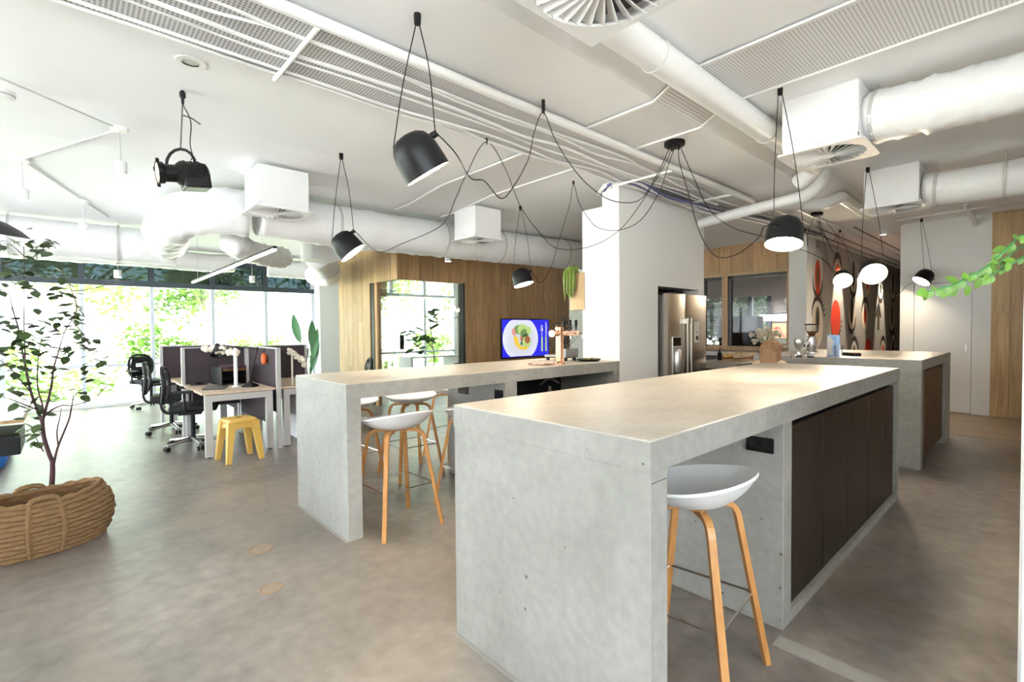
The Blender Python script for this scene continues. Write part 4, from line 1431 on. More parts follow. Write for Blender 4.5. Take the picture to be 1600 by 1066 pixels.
MB().lathe([(0.055, -0.09), (0.066, -0.095), (0.07, -0.13), (0.06, -0.13)], 28, (0, 0, 0), M).build('lens_barrel', 'lens_black', t, True)
MB().lathe([(0.001, -0.128), (0.03, -0.132), (0.06, -0.126)], 24, (0, 0, 0), M).build('lens', 'lens_warm', t, True)
for k in range(4):
    a = k * math.pi / 2 + 0.5
    m = MB().box(-0.012, 0.012, 0.062, 0.088, -0.132, -0.116)
    m.v = [tuple(M @ (Matrix.Rotation(a, 4, 'Z') @ Vector(p))) for p in m.v]
    m.build('barn_clip', 'lens_black', t)
for z in (0.02, 0.06, 0.1):
    MB().lathe([(0.083, z - .006), (0.088, z), (0.083, z + .006)], 28, (0, 0, 0), M).build('cooling_rib', 'black_matte', t, True)
hz = CAM_R.copy()
yk = [lc + hz * 0.095 + Vector((0, 0, -0.01))]
for k in range(9):
    a = math.pi * k / 8
    yk.append(lc + hz * 0.095 * math.cos(a) + Vector((0, 0, 0.055 + 0.105 * math.sin(a))))
yk.append(lc - hz * 0.095 + Vector((0, 0, -0.01)))
MB().tube(yk, 0.0095, 8).build('yoke', 'black_matte', t, True)
for s in (1, -1):
    MB().tube([lc + hz * 0.078 * s, lc + hz * 0.115 * s], 0.014, 10).build('yoke_knob', 'black_matte', t, True)
yt = lc + Vector((0, 0, 0.16))
MB().tube([yt, (0, 0, -0.06)], 0.005, 6).build('rod', 'steel_dark', t)
MB().lathe([(0.001, -0.09), (0.008, -0.085), (0.01, -0.05), (0.018, -0.04), (0.018, -0.015), (0.010, 0.0)], 12).build('ceiling_hook', 'black_matte', t, True)
MB().tube(smooth_path([(0.006, 0, -0.09), (0.04, 0.035, -0.2), (0.03, 0.03, -0.34), (0.045, 0.04, -0.42), lc + Vector((0.04, 0.05, 0.09))], 6), 0.0035, 6).build('power_cord', 'black_matte', t, True)
MB().tube(smooth_path([(0.01, 0, -0.16), (0.045, 0.04, -0.18), (0.085, 0.08, -0.22)], 5), 0.0035, 6).build('loose_cord', 'black_matte', t, True)

# ---- black dish lamp at the left picture edge
dl = at_depth(-22, 352, 4.2)
t = thing('dish_lamp', 'black wide dish pendant lamp cut off by left picture edge', 'pendant lamp', (dl.x, dl.y, Z_LEFT))
M = Matrix.Translation((0, 0, dl.z - Z_LEFT)) @ Matrix.Rotation(R_(10), 4, CAM_W)
MB().lathe([(0.02, 0.09), (0.03, 0.07), (0.12, 0.05), (0.22, 0.0), (0.285, -0.05), (0.28, -0.052), (0.21, -0.01), (0.02, 0.03)], 36, (0, 0, 0), M).build('shade', 'shade_black', t, True)
MB().tube([(0, 0, 0), (0, 0, dl.z - Z_LEFT + 0.09)], 0.006, 6).build('cord', 'frame_grey', t)
MB().lathe([(0.001, -0.03), (0.05, -0.03), (0.05, 0)], 16).build('ceiling_rose', 'satin_white', t, True)

# ---- linear LED bar over desks
lb0, lb1 = at(430, 384, y=1.45), at(301, 447, y=1.45)
t = thing('linear_light', 'long slim suspended light bar above the desks', 'light bar', (0, 0, 0))
MB().box(lb1.x, lb0.x, 1.435, 1.465, 2.156, 2.18).build('housing', 'black_matte', t)
MB().box(lb1.x + 0.01, lb0.x - 0.01, 1.436, 1.464, 2.138, 2.156).build('diffuser', 'led_white', t)
for x in (lb0.x - 0.4, lb1.x + 0.4):
    MB().tube([(x, 1.45, 2.185), (x, 1.45, Z_LEFT)], 0.002, 5).build('wire', 'frame_grey', t)


# ================================================================== refrigerator
fy0, fy1, fxf, fzt = 5.131, 6.059, -2.955, 1.785
t = thing('refrigerator', 'stainless steel side by side refrigerator with dispenser', 'refrigerator', (-3.72, fy0, 0))
FD = fxf + 3.72
FWd = fy1 - fy0
MB().bbox(0, FD - 0.075, 0.004, FWd - 0.004, 0.02, fzt - 0.012, 0.006, 1).build('body', 'steel_dark', t)
for k in range(4):
    MB().lathe([(0.001, 0.0), (0.02, 0.0), (0.02, 0.022)], 10, (0.08 + (k % 2) * 0.5, 0.08 + (k // 2) * 0.76, 0)).build('foot', 'black_matte', t)
ysp = 5.528 - fy0


def fdoor(y0, y1):
    m = MB()
    bul = 0.010
    n_ = 8
    pts = [(FD - 0.07, y0), (FD - 0.012, y0)] + [(FD - 0.012 + 0.012 * math.sin(math.pi * k / n_) ** 0.6, y0 + (y1 - y0) * k / n_) for k in range(1, n_)] + [(FD - 0.012, y1), (FD - 0.07, y1)]
    m.prism(pts, 0.05, fzt)
    return m.build('door', 'steel_brushed', t)


da, db = fdoor(0.0, ysp - 0.003), fdoor(ysp + 0.003, FWd)
MB().box(FD - 0.08, FD - 0.005, 0.02, FWd - 0.02, 0.0, 0.045).build('kick_grille', 'black_soft', t)
for d_, yy in ((da, ysp - 0.045), (db, ysp + 0.045)):
    MB().bbox(FD + 0.035, FD + 0.055, yy - 0.014, yy + 0.014, 0.55, 1.50, 0.006, 2).build('handle', 'steel_light', d_)
    for z in (0.6, 1.46):
        MB().bbox(FD - 0.01, FD + 0.04, yy - 0.012, yy + 0.012, z - 0.03, z + 0.03, 0.004, 1).build('handle_mount', 'steel_light', d_)
yc = 0.175
MB().bbox(FD - 0.006, FD + 0.006, yc - 0.10, yc + 0.10, 0.82, 1.28, 0.004, 1).build('dispenser_frame', 'steel_light', da)
MB().bbox(FD - 0.004, FD + 0.009, yc - 0.09, yc + 0.09, 1.17, 1.27, 0.003, 1).build('dispenser_display', 'black_gloss', da)
MB().bbox(FD - 0.004, FD + 0.008, yc - 0.085, yc + 0.085, 0.84, 1.15, 0.003, 1).build('dispenser_recess', 'steel_dark', da)
MB().lathe([(0.001, 0.86), (0.04, 0.86), (0.05, 0.9), (0.05, 1.1), (0.03, 1.14), (0.001, 1.14)], 18, (FD + 0.012, yc - 0.01, 0)).build('dispenser_nozzle', 'steel_light', da, True)
nt_ = MB().box(FD - 0.001, FD + 0.003, ysp + 0.20, ysp + 0.32, 1.20, 1.46).build('note', 'decal_white', db, label='white note stuck on right door')
MB().box(FD + 0.003, FD + 0.0045, ysp + 0.235, ysp + 0.30, 1.23, 1.28).build('note_picture', 'decal_black', nt_)
MB().box(FD + 0.003, FD + 0.0045, ysp + 0.245, ysp + 0.28, 1.32, 1.335).build('note_picture', 'decal_red', nt_)

# ================================================================== television
ta, tb = at(783, 497, x=XT + 0.06), at(858, 556.5, x=XT + 0.06)
ty_0, ty_1, tz0, tz1 = ta.y, tb.y, tb.z, ta.z - 0.01
t = thing('television', 'wall mounted television showing a plate of salad on blue', 'television', (XT + 0.02, ty_0, tz0))
TW, TH = ty_1 - ty_0, tz1 - tz0
MB().bbox(0.0, 0.045, 0, TW, 0, TH, 0.006, 1).build('casing', 'black_gloss', t)
MB().box(-0.02, 0.0, TW * .35, TW * .65, TH * .3, TH * .7).build('wall_mount', 'black_matte', t)
scr = MB().box(0.045, 0.0465, 0.02, TW - 0.02, 0.025, TH - 0.02).build('screen', 'screen_blue', t)


def on_screen(nm, pts, mat, d):
    MB().add([(0.0465 + d, TW * a, TH * b) for a, b in pts], [tuple(range(len(pts)))]).build(nm, mat, scr)


def el(cy, cz, ry, rz, n_=28, y1=None):
    out = [(cy + ry * math.cos(2 * math.pi * k / n_), cz + rz * math.sin(2 * math.pi * k / n_)) for k in range(n_)]
    return [(min(max(a, 0.022), 0.985), min(max(b_, 0.045), 0.965)) for a, b_ in out]


on_screen('plate_picture', el(0.385, 0.49, 0.365, 0.56, 40), 'screen_white', 0.0005)
on_screen('plate_picture', el(0.385, 0.49, 0.27, 0.40, 32), 'screen_white2', 0.001)
for (cy, cz_, ry, rz_, mt) in ((0.42, 0.72, .11, .14, 'screen_lime'), (0.35, 0.72, .09, .12, 'screen_green'), (0.46, 0.62, .09, .12, 'screen_green'), (0.50, 0.40, .09, .15, 'screen_lime'),
                               (0.25, 0.67, .05, .10, 'screen_pink'), (0.42, 0.50, .05, .09, 'screen_red'), (0.52, 0.46, .06, .10, 'screen_rust'), (0.44, 0.44, .05, .07, 'screen_dkgreen'),
                               (0.30, 0.76, .04, .06, 'screen_dkgreen'), (0.40, 0.37, .03, .05, 'screen_dkgreen'), (0.48, 0.56, .05, .06, 'screen_dkgreen'), (0.55, 0.70, .05, .10, 'screen_lime')):
    on_screen('salad_picture', el(cy, cz_, ry, rz_, 12), mt, 0.0015 + 0.0001 * cy)
cr_ = []
for k in range(13):
    a = R_(165 + 130 * k / 12)
    cr_.append((0.45 + 0.21 * math.cos(a), 0.50 + 0.30 * math.sin(a)))
for k in range(12, -1, -1):
    a = R_(165 + 130 * k / 12)
    cr_.append((0.45 + 0.12 * math.cos(a) + 0.0, 0.47 + 0.19 * math.sin(a)))
v_ = [(0.0465 + 0.0018, TW * a, TH * b_) for a, b_ in cr_]
MB().add(v_, [(k, k + 1, 24 - k, 25 - k) for k in range(12)]).build('fruit_picture', 'screen_yellow', scr)
for cy, nm in ((0.835, 'fork_picture'), (0.925, 'knife_picture')):
    on_screen(nm, [(cy - .018, .14), (cy + .018, .14), (cy + .016, .52), (cy - .016, .52)], 'screen_lime', 0.001)
    if nm[0] == 'f':
        on_screen(nm, [(cy - .008, .52), (cy + .008, .52), (cy + .008, .68), (cy - .008, .68)], 'screen_sky', 0.001)
        on_screen(nm, [(cy - .028, .68), (cy + .028, .68), (cy + .026, .74), (cy - .026, .74)], 'screen_sky', 0.001)
        for q in (-.022, -.007, .008):
            on_screen(nm, [(cy + q, .74), (cy + q + .012, .74), (cy + q + .010, .84), (cy + q + .002, .84)], 'screen_sky', 0.001)
    else:
        on_screen(nm, [(cy - .012, .52), (cy + .016, .52), (cy + .020, .80), (cy + .004, .93), (cy - .012, .90)], 'screen_sky', 0.001)

# blue wall panel right of the television
a, b_ = at(867, 512, x=XT + 0.02), at(873, 532, x=XT + 0.02)
t = thing('wall_panel', 'small blue lit control panel on timber wall right of the television', 'panel', (XT + 0.02, a.y, b_.z))
MB().bbox(0, 0.02, 0, b_.y - a.y, 0, a.z - b_.z, 0.004, 1).build('casing', 'black_gloss', t)
MB().box(0.02, 0.0215, 0.01, b_.y - a.y - 0.01, 0.02, a.z - b_.z - 0.02).build('display', 'screen_blue', t)

# ================================================================== on the left island
p = at(878, 571, z=LH)
p = Vector((-3.28, 3.62, LH))
t = thing('beer_tap', 'copper T shaped beer tap tower with three black handles', 'beer tap', p)
MB().lathe([(0.001, 0.0), (0.055, 0.0), (0.055, 0.012), (0.042, 0.02), (0.038, 0.03), (0.038, 0.33), (0.044, 0.335), (0.044, 0.36), (0.03, 0.37), (0.001, 0.372)], 28).build('column', 'copper', t, True)
MB().tube([(-0.20, -0.085, 0.305), (0.20, 0.085, 0.305)], 0.030, 20).build('cross_bar', 'copper', t, True) if False else None
dv_ = Vector((-0.25, 0.95, 0)).normalized()
MB().tube([dv_ * -0.15 + Vector((0, 0, .30)), dv_ * 0.42 + Vector((0, 0, .30))], 0.028, 20).build('cross_bar', 'copper', t, True)
MB().lathe([(0.001, 0), (0.034, 0), (0.034, 0.02), (0.001, 0.02)], 20, dv_ * -0.16 + Vector((0, 0, .30)), dv_.to_track_quat('Z', 'Y').to_matrix().to_4x4()).build('end_cap', 'copper', t, True)
for k in (0.10, 0.24, 0.38):
    q = dv_ * k + Vector((0, 0, .30))
    MB().tube([q, q + Vector((0.06, 0.02, 0.0)), q + Vector((0.075, 0.024, -0.05))], 0.010, 10).build('spout', 'chrome', t, True)
    MB().lathe([(0.006, 0.02), (0.008, 0.05), (0.014, 0.08), (0.016, 0.13), (0.010, 0.14), (0.001, 0.14)], 12, q).build('tap_handle', 'black_matte', t, True)
t = thing('drip_tray', 'round copper drip tray beside the beer tap', 'tray', (-3.34, 3.42, LH))
MB().lathe([(0.001, 0.001), (0.11, 0.001), (0.13, 0.008), (0.125, 0.010), (0.105, 0.004), (0.001, 0.004)], 32).build('dish', 'copper', t, True)
MB().lathe([(0.03, 0.005), (0.09, 0.005), (0.09, 0.007), (0.03, 0.007)], 32).build('grille', 'steel_light', t, True)

t = thing('wire_sculpture', 'tangle of black wire branches on a dark stand near the column', 'sculpture', (-3.62, 4.02, LH))
MB().bbox(-0.16, 0.16, -0.10, 0.10, 0.035, 0.06, 0.004, 1).build('stand_top', 'steel_dark', t)
for sx in (-.13, .13):
    for sy in (-.07, .07):
        MB().box(sx - .012, sx + .012, sy - .012, sy + .012, 0, 0.036).build('stand_foot', 'black_matte', t)
MB().box(0.12, 0.16, -0.10, 0.10, 0.06, 0.13).build('stand_end', 'steel_dark', t)
rs = random.Random(21)
for k in range(26):
    x, y = rs.uniform(-.05, .05), rs.uniform(-.05, .05)
    pts = [(x * .4, y * .4, 0.06)]
    z = 0.06
    while z < rs.uniform(.28, .46):
        z += .06
        pts.append((x + rs.gauss(0, .045), y + rs.gauss(0, .045), z))
    if len(pts) > 2:
        MB().tube(smooth_path(pts, 3), 0.0028, 5).build('wire', 'black_matte', t)
t = thing('snack_dish', 'dark shallow dish of green pieces on the left island near the column', 'dish', (-3.32, 4.13, LH))
MB().lathe([(0.001, 0.0), (0.10, 0.0), (0.13, 0.02), (0.127, 0.022), (0.098, 0.005), (0.001, 0.005)], 28).build('dish_bowl', 'black_soft', t, True)
for k in range(7):
    MB().ball((rs.uniform(-.07, .07), rs.uniform(-.07, .07), .02), .022, 8, 6, (1, 1, .6)).build('snack', 'decal_olive' if k % 2 else 'leaf_grass', t, True)
# small tap / fittings inside the dark opening
t = thing('sink_mixer', 'small chrome fitting inside dark opening of the left island', 'tap', (-3.42, 3.62, 0.50))
MB().lathe([(0.02, 0), (0.02, 0.3), (0.001, 0.31)], 12).build('stem', 'steel_dark', t, True)
MB().tube(smooth_path([(0, -0.14, 0.33), (0, 0, 0.38), (0.02, 0.12, 0.33)], 5), 0.012, 8).build('arm', 'steel_dark', t, True)

# hanging timber planter on the column
a, b_ = at(886, 424, y=cy0 - 0.1), at(917, 485, y=cy0)
t = thing('wall_planter', 'oak box planter on the column with trailing green plant', 'planter', (-3.60, cy0 + 0.0, 1.60))
MB().box(-0.15, 0.06, -0.012, 0.0, 0.0, 0.42).build('front_board', 'oak_pale', t)
MB().box(-0.15, -0.138, 0.0, 0.3, 0.0, 0.42).build('side_board', 'oak_pale', t)
MB().box(-0.138, 0.028, 0.0, 0.3, 0.0, 0.012).build('base_board', 'oak_pale', t)
MB().box(-0.138, 0.028, 0.0, 0.3, 0.36, 0.38).build('soil', 'soil', t)
rs = random.Random(3)
for k in range(46):
    x0_, y0_ = rs.uniform(-.15, -.05), rs.uniform(-.03, .05)
    L_ = rs.uniform(.06, .30)
    x1_ = x0_ + rs.gauss(-.02, .03)
    y1_ = -0.035 - abs(rs.gauss(0, .025))
    pts = [(x0_, y0_, .37), (x0_ + rs.gauss(0, .02), (y0_ + y1_) / 2 - .01, .44 + rs.uniform(0, .07)), (x1_, y1_, .40), (x1_ + rs.gauss(0, .012), y1_, .40 - L_)]
    MB().tube(smooth_path(pts, 4), [0.007] * 12 + [0.003], 5).build('trailing_stem', 'leaf_grass', t)

# ================================================================== on the rear island
t = thing('coffee_grinder', 'chrome coffee grinder standing on the far island', 'grinder', at(1268, 553, z=RH))
MB().bbox(-0.06, 0.06, -0.08, 0.08, 0.0, 0.03, 0.008).build('base', 'chrome', t)
MB().lathe([(0.045, 0.03), (0.055, 0.08), (0.055, 0.16), (0.045, 0.20), (0.05, 0.215)], 24).build('body', 'chrome', t, True)
MB().lathe([(0.03, 0.215), (0.045, 0.24), (0.072, 0.30), (0.072, 0.345)], 24).build('hopper', 'glass_cup', t, True)
MB().lathe([(0.025, 0.216), (0.04, 0.24), (0.055, 0.27), (0.001, 0.272)], 20).build('beans', 'soil', t, True)
MB().lathe([(0.001, 0.362), (0.076, 0.36), (0.076, 0.345), (0.001, 0.345)], 24).build('lid', 'black_soft', t, True)
MB().tube([(-0.03, -0.05, 0.10), (-0.05, -0.1, 0.10)], 0.012, 10).build('portafilter_fork', 'black_matte', t, True)
t = thing('chrome_cup', 'round chrome cup left of the coffee grinder', 'cup', at(1248, 554, z=RH))
MB().lathe([(0.001, 0.0), (0.03, 0.0), (0.02, 0.05), (0.045, 0.10), (0.055, 0.15), (0.045, 0.19), (0.042, 0.19), (0.05, 0.15), (0.001, 0.11)], 24).build('bowl', 'chrome', t, True)
MB().tube(smooth_path([(0.05, 0, .16), (.085, 0, .15), (.08, 0, .10), (.04, 0, .09)], 5), 0.006, 8).build('cup_handle', 'chrome', t, True)
for k, (u, v) in enumerate(((1257, 560.5), (1240, 560))):
    t = thing('espresso_part', 'small shiny steel part on the far island, ' + ('right', 'left') [k] + ' one beside chrome cup', 'utensil', at(u, v, z=RH))
    MB().lathe([(0.001, 0.0), (0.025, 0.0), (0.028, 0.03), (0.02, 0.04), (0.001, 0.04)], 16).build('head', 'chrome', t, True)
    MB().tube([(0.02, 0, .02), (.08, .02, .02)], 0.007, 8).build('grip', 'black_matte', t, True)
t = thing('brochure_holder', 'pale blue printed folder standing on the far island', 'brochure', at(1302, 557, z=RH), R_(-35))
MB().bbox(-0.07, 0.07, -0.02, 0.02, 0.0, 0.235, 0.003, 1).build('folder', 'blue_print', t)
MB().add([(-0.06, -0.0212, 0.02), (0.02, -0.0212, 0.02), (0.0, -0.0212, 0.10), (0.03, -0.0212, 0.16), (-0.02, -0.0212, 0.22), (-0.06, -0.0212, 0.22)], [(0, 1, 2, 3, 4, 5)]).build('print', 'decal_white', t)
t = thing('water_glass', 'clear tumbler next to the pale blue folder', 'glass', at(1310, 559, z=RH))
MB().lathe([(0.001, 0.004), (0.035, 0.004), (0.042, 0.13), (0.039, 0.13), (0.032, 0.01), (0.001, 0.01)], 24).build('tumbler', 'glass_cup', t, True)
t = thing('card_terminal', 'dark remote shaped payment terminal lying on far island', 'terminal', at(1330, 556, z=RH), R_(-40))
MB().bbox(-0.10, 0.10, -0.045, 0.045, 0.0, 0.035, 0.012).build('casing', 'black_soft', t)
for k in range(6):
    MB().box(-0.08 + .022 * k, -0.066 + .022 * k, -0.03, -0.012, 0.035, 0.038).build('key', 'frame_grey', t)
MB().box(0.04, 0.09, -0.03, 0.03, 0.035, 0.037).build('display', 'orange_plastic', t)

# ================================================================== on the galley bench
t = thing('bread_tray', 'tray of pale bread rolls on the galley bench', 'tray', (-3.0, 7.15, 0.92))
MB().bbox(-0.16, 0.16, -0.35, 0.35, 0.0, 0.02, 0.006).build('board', 'oak_wall', t)
rs = random.Random(31)
for k in range(14):
    x, y = (-.085 if k % 2 else .085), -.29 + (k // 2) * .097
    t2 = thing('bread_roll', 'bread roll in the ' + ('wall side', 'aisle side')[1 - k % 2] + ' row of bread tray, ' + ('first', 'second', 'third', 'fourth', 'fifth', 'sixth', 'seventh')[k // 2] + ' from refrigerator', 'bread', (-3.0 + x, 7.15 + y, 0.976), rs.uniform(-.25, .25), 'bread rolls on the bench')
    MB().ball((0, 0, 0), .055, 10, 7, (1.2, .78, .65)).build('crust', 'bread_tan' if k % 2 else 'bread_pale', t2, True)
    for q in (-.02, .02):
        MB().tube([(q, -.03, .034), (q + .008, .03, .034)], .004, 5).build('slash', 'bread_pale', t2)
t = thing('soap_bottle', 'small black pump bottle on galley bench', 'bottle', (-3.12, 6.78, 0.92))
MB().lathe([(0.001, 0), (.03, 0), (.032, .10), (.012, .125), (.012, .14), (.001, .14)], 16).build('bottle_body', 'black_matte', t, True)
MB().tube([(0, 0, .14), (0, 0, .17), (.035, -.02, .17)], .006, 8).build('pump', 'black_matte', t, True)
t = thing('flower_vase', 'glass vase of cream flowers in front of the internal window', 'vase', (-2.95, 8.0, 0.92))
MB().lathe([(0.001, 0.0), (.06, 0.0), (.085, .06), (.075, .16), (.06, .2), (.056, .2), (.07, .16), (.08, .06), (.05, .01), (.001, .01)], 24).build('vase', 'glass_cup', t, True)
rs = random.Random(14)
for k in range(26):
    a = rs.uniform(0, 6.28)
    q = rs.uniform(.04, .24)
    e = Vector((q * math.cos(a), q * math.sin(a), rs.uniform(.26, .46) - q * .3))
    MB().tube(smooth_path([(0, 0, .03), e * .55 + Vector((0, 0, .06)), e], 4), .003, 5).build('stem', 'leaf_mid', t)
    m = MB()
    for j in range(9):
        d = Vector((rs.gauss(0, 1), rs.gauss(0, 1), rs.gauss(0.3, 1))).normalized() * .028
        m.ball(e + d, .022, 7, 5)
    m.build('blossom', 'cream_petals', t, True)

# the person bending down behind the foreground island
pc = at(1205, 552, y=5.42)
px, py = pc.x, 5.42
P = thing('person', 'person in beige top crouching behind the foreground island, only hair showing', 'person', (px, py, 0.0), R_(-90))
# squatting, facing -x; vertices: pelvis, waist, chest, neck base, neck, arms, legs
sk_v = [(0.10, 0, 0.42), (0.08, 0, 0.62), (0.04, 0, 0.86), (0.02, 0, 0.99), (0.0, 0, 1.05),
        (0.03, -0.17, 0.97), (-0.10, -0.23, 0.72), (-0.30, -0.16, 0.66), (-0.36, -0.14, 0.66),
        (0.03, 0.17, 0.97), (-0.10, 0.23, 0.72), (-0.30, 0.16, 0.66), (-0.36, 0.14, 0.66),
        (0.08, -0.10, 0.38), (-0.30, -0.15, 0.46), (-0.10, -0.13, 0.10), (-0.24, -0.14, 0.05),
        (0.08, 0.10, 0.38), (-0.30, 0.15, 0.46), (-0.10, 0.13, 0.10), (-0.24, 0.14, 0.05)]
sk_e = [(0, 1), (1, 2), (2, 3), (3, 4), (3, 5), (5, 6), (6, 7), (7, 8), (3, 9), (9, 10), (10, 11), (11, 12),
        (0, 13), (13, 14), (14, 15), (15, 16), (0, 17), (17, 18), (18, 19), (19, 20)]
sk_r = [.15, .14, .15, .11, .05, .065, .048, .04, .032, .065, .048, .04, .032, .10, .07, .05, .04, .10, .07, .05, .04]
me = bpy.data.meshes.new('body')
me.from_pydata(sk_v, sk_e, [])
me.materials.append(MATS['shirt_beige'])
bo = bpy.data.objects.new('body', me)
COL.objects.link(bo)
bo.parent = P
bo.modifiers.new('skin', 'SKIN')
for i, rr in enumerate(sk_r):
    me.skin_vertices[0].data[i].radius = (rr, rr)
me.skin_vertices[0].data[0].use_root = True
sb = bo.modifiers.new('smooth', 'SUBSURF')
sb.levels = sb.render_levels = 2
hc = Vector((-0.02, 0, 1.12))
MB().ball(hc, .092, 22, 16, (1.05, .86, 1.18)).build('head', 'skin', P, True)
# hair: cap reaching the nape
m = MB().ball(hc + Vector((0.022, 0, 0.022)), .103, 24, 16, (1.05, .96, 1.1))
m.build('hair', 'hair_brown', P, True)
MB().lathe([(.001, .10), (.07, .09), (.098, .03), (.104, -.03), (.10, -.10), (.085, -.15), (.001, -.16)], 22, hc + Vector((0.05, 0, -0.02)), Matrix.Diagonal((.72, 1.0, 1.0, 1))).build('hair', 'hair_brown', P, True)
rs = random.Random(77)
for k in range(34):
    a = rs.uniform(-2.2, 2.2)
    d0 = Vector((math.cos(a) * .5 - .3, math.sin(a) * .8, 1)).normalized()
    d1 = Vector((math.cos(a) * .9 + .5, math.sin(a) * .9, .1)).normalized()
    q0 = hc + Vector((0.022, 0, 0.022)) + Vector((d0.x * .108, d0.y * .099, d0.z * .113))
    q1 = hc + Vector((0.022, 0, 0.022)) + Vector((d1.x * .108, d1.y * .099, d1.z * .113))
    qm = hc + Vector((0.022, 0, 0.022)) + Vector((((d0 + d1).normalized()).x * .111, ((d0 + d1).normalized()).y * .102, ((d0 + d1).normalized()).z * .116))
    MB().tube(smooth_path([q0, qm, q1], 5), .0065, 6).build('hair_lock', 'hair_brown', P, True)
MB().ball(hc + Vector((-0.10, 0, -0.01)), .018, 10, 8, (1, .7, 1.4)).build('nose', 'skin', P, True)
MB().ball(hc + Vector((-0.088, 0, -0.052)), .016, 10, 8, (.5, 1.4, .45)).build('mouth', 'decal_red', P, True)
for s in (-1, 1):
    MB().ball(hc + Vector((0.0, s * .08, -0.01)), .02, 10, 8, (.9, .45, 1.3)).build('ear', 'skin', P, True)
    MB().ball(hc + Vector((-0.082, s * .032, 0.012)), .011, 10, 8).build('eye', 'decal_black', P, True)
    hb = Vector((-0.40, s * .13, .66))
    MB().ball(hb, .036, 12, 8, (1.1, 1, .5)).build('palm', 'skin', P, True)
    for j in range(4):
        f0 = hb + Vector((-.032, -.026 + j * .0175, 0))
        e_ = .034 + .006 * (j in (1, 2))
        MB().tube([f0, f0 + Vector((-e_, 0, -.004)), f0 + Vector((-e_ - .02, 0, -.022))], [.009, .0085, .007], 8).build('finger', 'skin', P, True)
    MB().tube([hb + Vector((.0, -s * .03, 0)), hb + Vector((-.02, -s * .052, -.006)), hb + Vector((-.045, -s * .055, -.014))], [.011, .010, .008], 8).build('thumb', 'skin', P, True)
    MB().bbox(-.30, -.03, s * .135 - .045, s * .135 + .045, 0, .08, .025, 3).build('shoe', 'black_soft', P, True)

# ================================================================== room behind the kitchen window
a, b_ = at(1188, 492, y=12.9), at(1229, 501, y=12.9)
t = thing('linear_light', 'glowing white light bar seen through the kitchen end window', 'light bar', (a.x, 12.9, b_.z))
MB().box(0, b_.x - a.x, -0.04, 0.04, 0, a.z - b_.z).build('diffuser', 'led_white', t)
MB().box(0, b_.x - a.x, -0.045, 0.045, a.z - b_.z, a.z - b_.z + 0.03).build('housing', 'black_matte', t)
for q in (0.1, b_.x - a.x - 0.1):
    MB().tube([(q, 0, a.z - b_.z), (q, 0, 2.72 - b_.z)], .004, 5).build('wire', 'frame_grey', t)
a, b_ = at(1205, 504, y=13.42), at(1231, 530, y=13.42)
t = thing('wall_screen', 'lit orange screen with red palm picture behind the kitchen window', 'screen', (a.x, 13.43, b_.z))
sw, sh = b_.x - a.x, a.z - b_.z
MB().box(0, sw, 0, 0.06, 0, sh).build('casing', 'black_matte', t)
MB().box(.02, sw - .02, -.004, 0, .02, sh - .02).build('display', 'screen_orange', t)
for k in range(7):
    an = R_(20 + k * 24)
    c_ = Vector((sw * .35, 0, sh * .62))
    d = Vector((math.cos(an), 0, math.sin(an) * .7)) * sw * .26
    n_ = Vector((-d.z, 0, d.x)).normalized() * .03
    MB().add([c_ + Vector((0, -.006, 0)), c_ + d * .5 + n_ + Vector((0, -.006, 0)), c_ + d + Vector((0, -.006, -.02)), c_ + d * .5 - n_ + Vector((0, -.006, 0))], [(0, 1, 2, 3)]).build('palm_picture', 'screen_red', t)
for s0_, s1_ in (((.35, .62), (.22, .1)), ((.45, .72), (.8, .08)), ((.32, .38), (.62, .38))):
    MB().tube([(sw * s0_[0], -.008, sh * s0_[1]), (sw * s1_[0], -.008, sh * s1_[1])], .014, 5).build('palm_picture', 'screen_red', t)
a, b_ = at(1107, 482, y=9.62), at(1131, 546, y=9.62)
t = thing('wall_screen', 'tall black switched off screen behind left internal window', 'screen', (a.x, 10.4, 0.55))
MB().bbox(-0.15, 0.75, 0, 0.05, 0.0, 1.05, .01).build('casing', 'black_gloss', t)
MB().box(0.25, 0.35, 0.02, 0.06, -0.55, 0.0).build('stand_post', 'black_matte', t)
MB().box(0.05, 0.55, -0.15, 0.25, -0.55, -0.53).build('stand_base', 'black_matte', t)


# ================================================================== desks
def desk(label, x0, x1, y0, y1, h=0.72, open_leg=True, group='white framed desks'):
    t = thing('desk', label, 'desk', (x0, y0, 0), 0, group)
    w, d = x1 - x0, y1 - y0
    MB().bbox(0, w, 0, d, h - 0.025, h, 0.003, 1).build('desk_top', 'desk_wood', t)
    for x in (0.0, w - 0.06):
        MB().box(x, x + 0.06, 0.03, 0.10, 0.012, h - 0.03).build('leg', 'frame_grey', t)
        MB().box(x, x + 0.06, d - 0.10, d - 0.03, 0.012, h - 0.03).build('leg', 'frame_grey', t)
        MB().box(x, x + 0.06, 0.10, d - 0.10, h - 0.10, h - 0.03).build('end_beam', 'frame_grey', t)
        for y in (0.065, d - 0.065):
            MB().lathe([(.001, 0), (.025, 0), (.025, .012)], 10, (x + .03, y, 0)).build('glide', 'black_matte', t)
    MB().box(0.06, w - 0.06, d - 0.12, d - 0.08, h - 0.09, h - 0.03).build('long_beam', 'frame_grey', t)
    MB().box(0.06, w - 0.06, d - 0.1, d - 0.085, h - 0.40, h - 0.09).build('modesty_panel', 'panel_fabric', t)
    return t


desk('white framed desk nearest the yellow stool with black desk lamp', -7.36, -6.16, 1.06, 1.81)
desk('white framed desk beside left island end panel behind grey divider', -7.36, -6.16, 1.87, 2.62)
desk('white framed desk in second row towards the windows', -8.58, -7.44, 1.06, 1.81)
desk('white framed desk in second row on far side of divider', -8.58, -7.44, 1.87, 2.62)


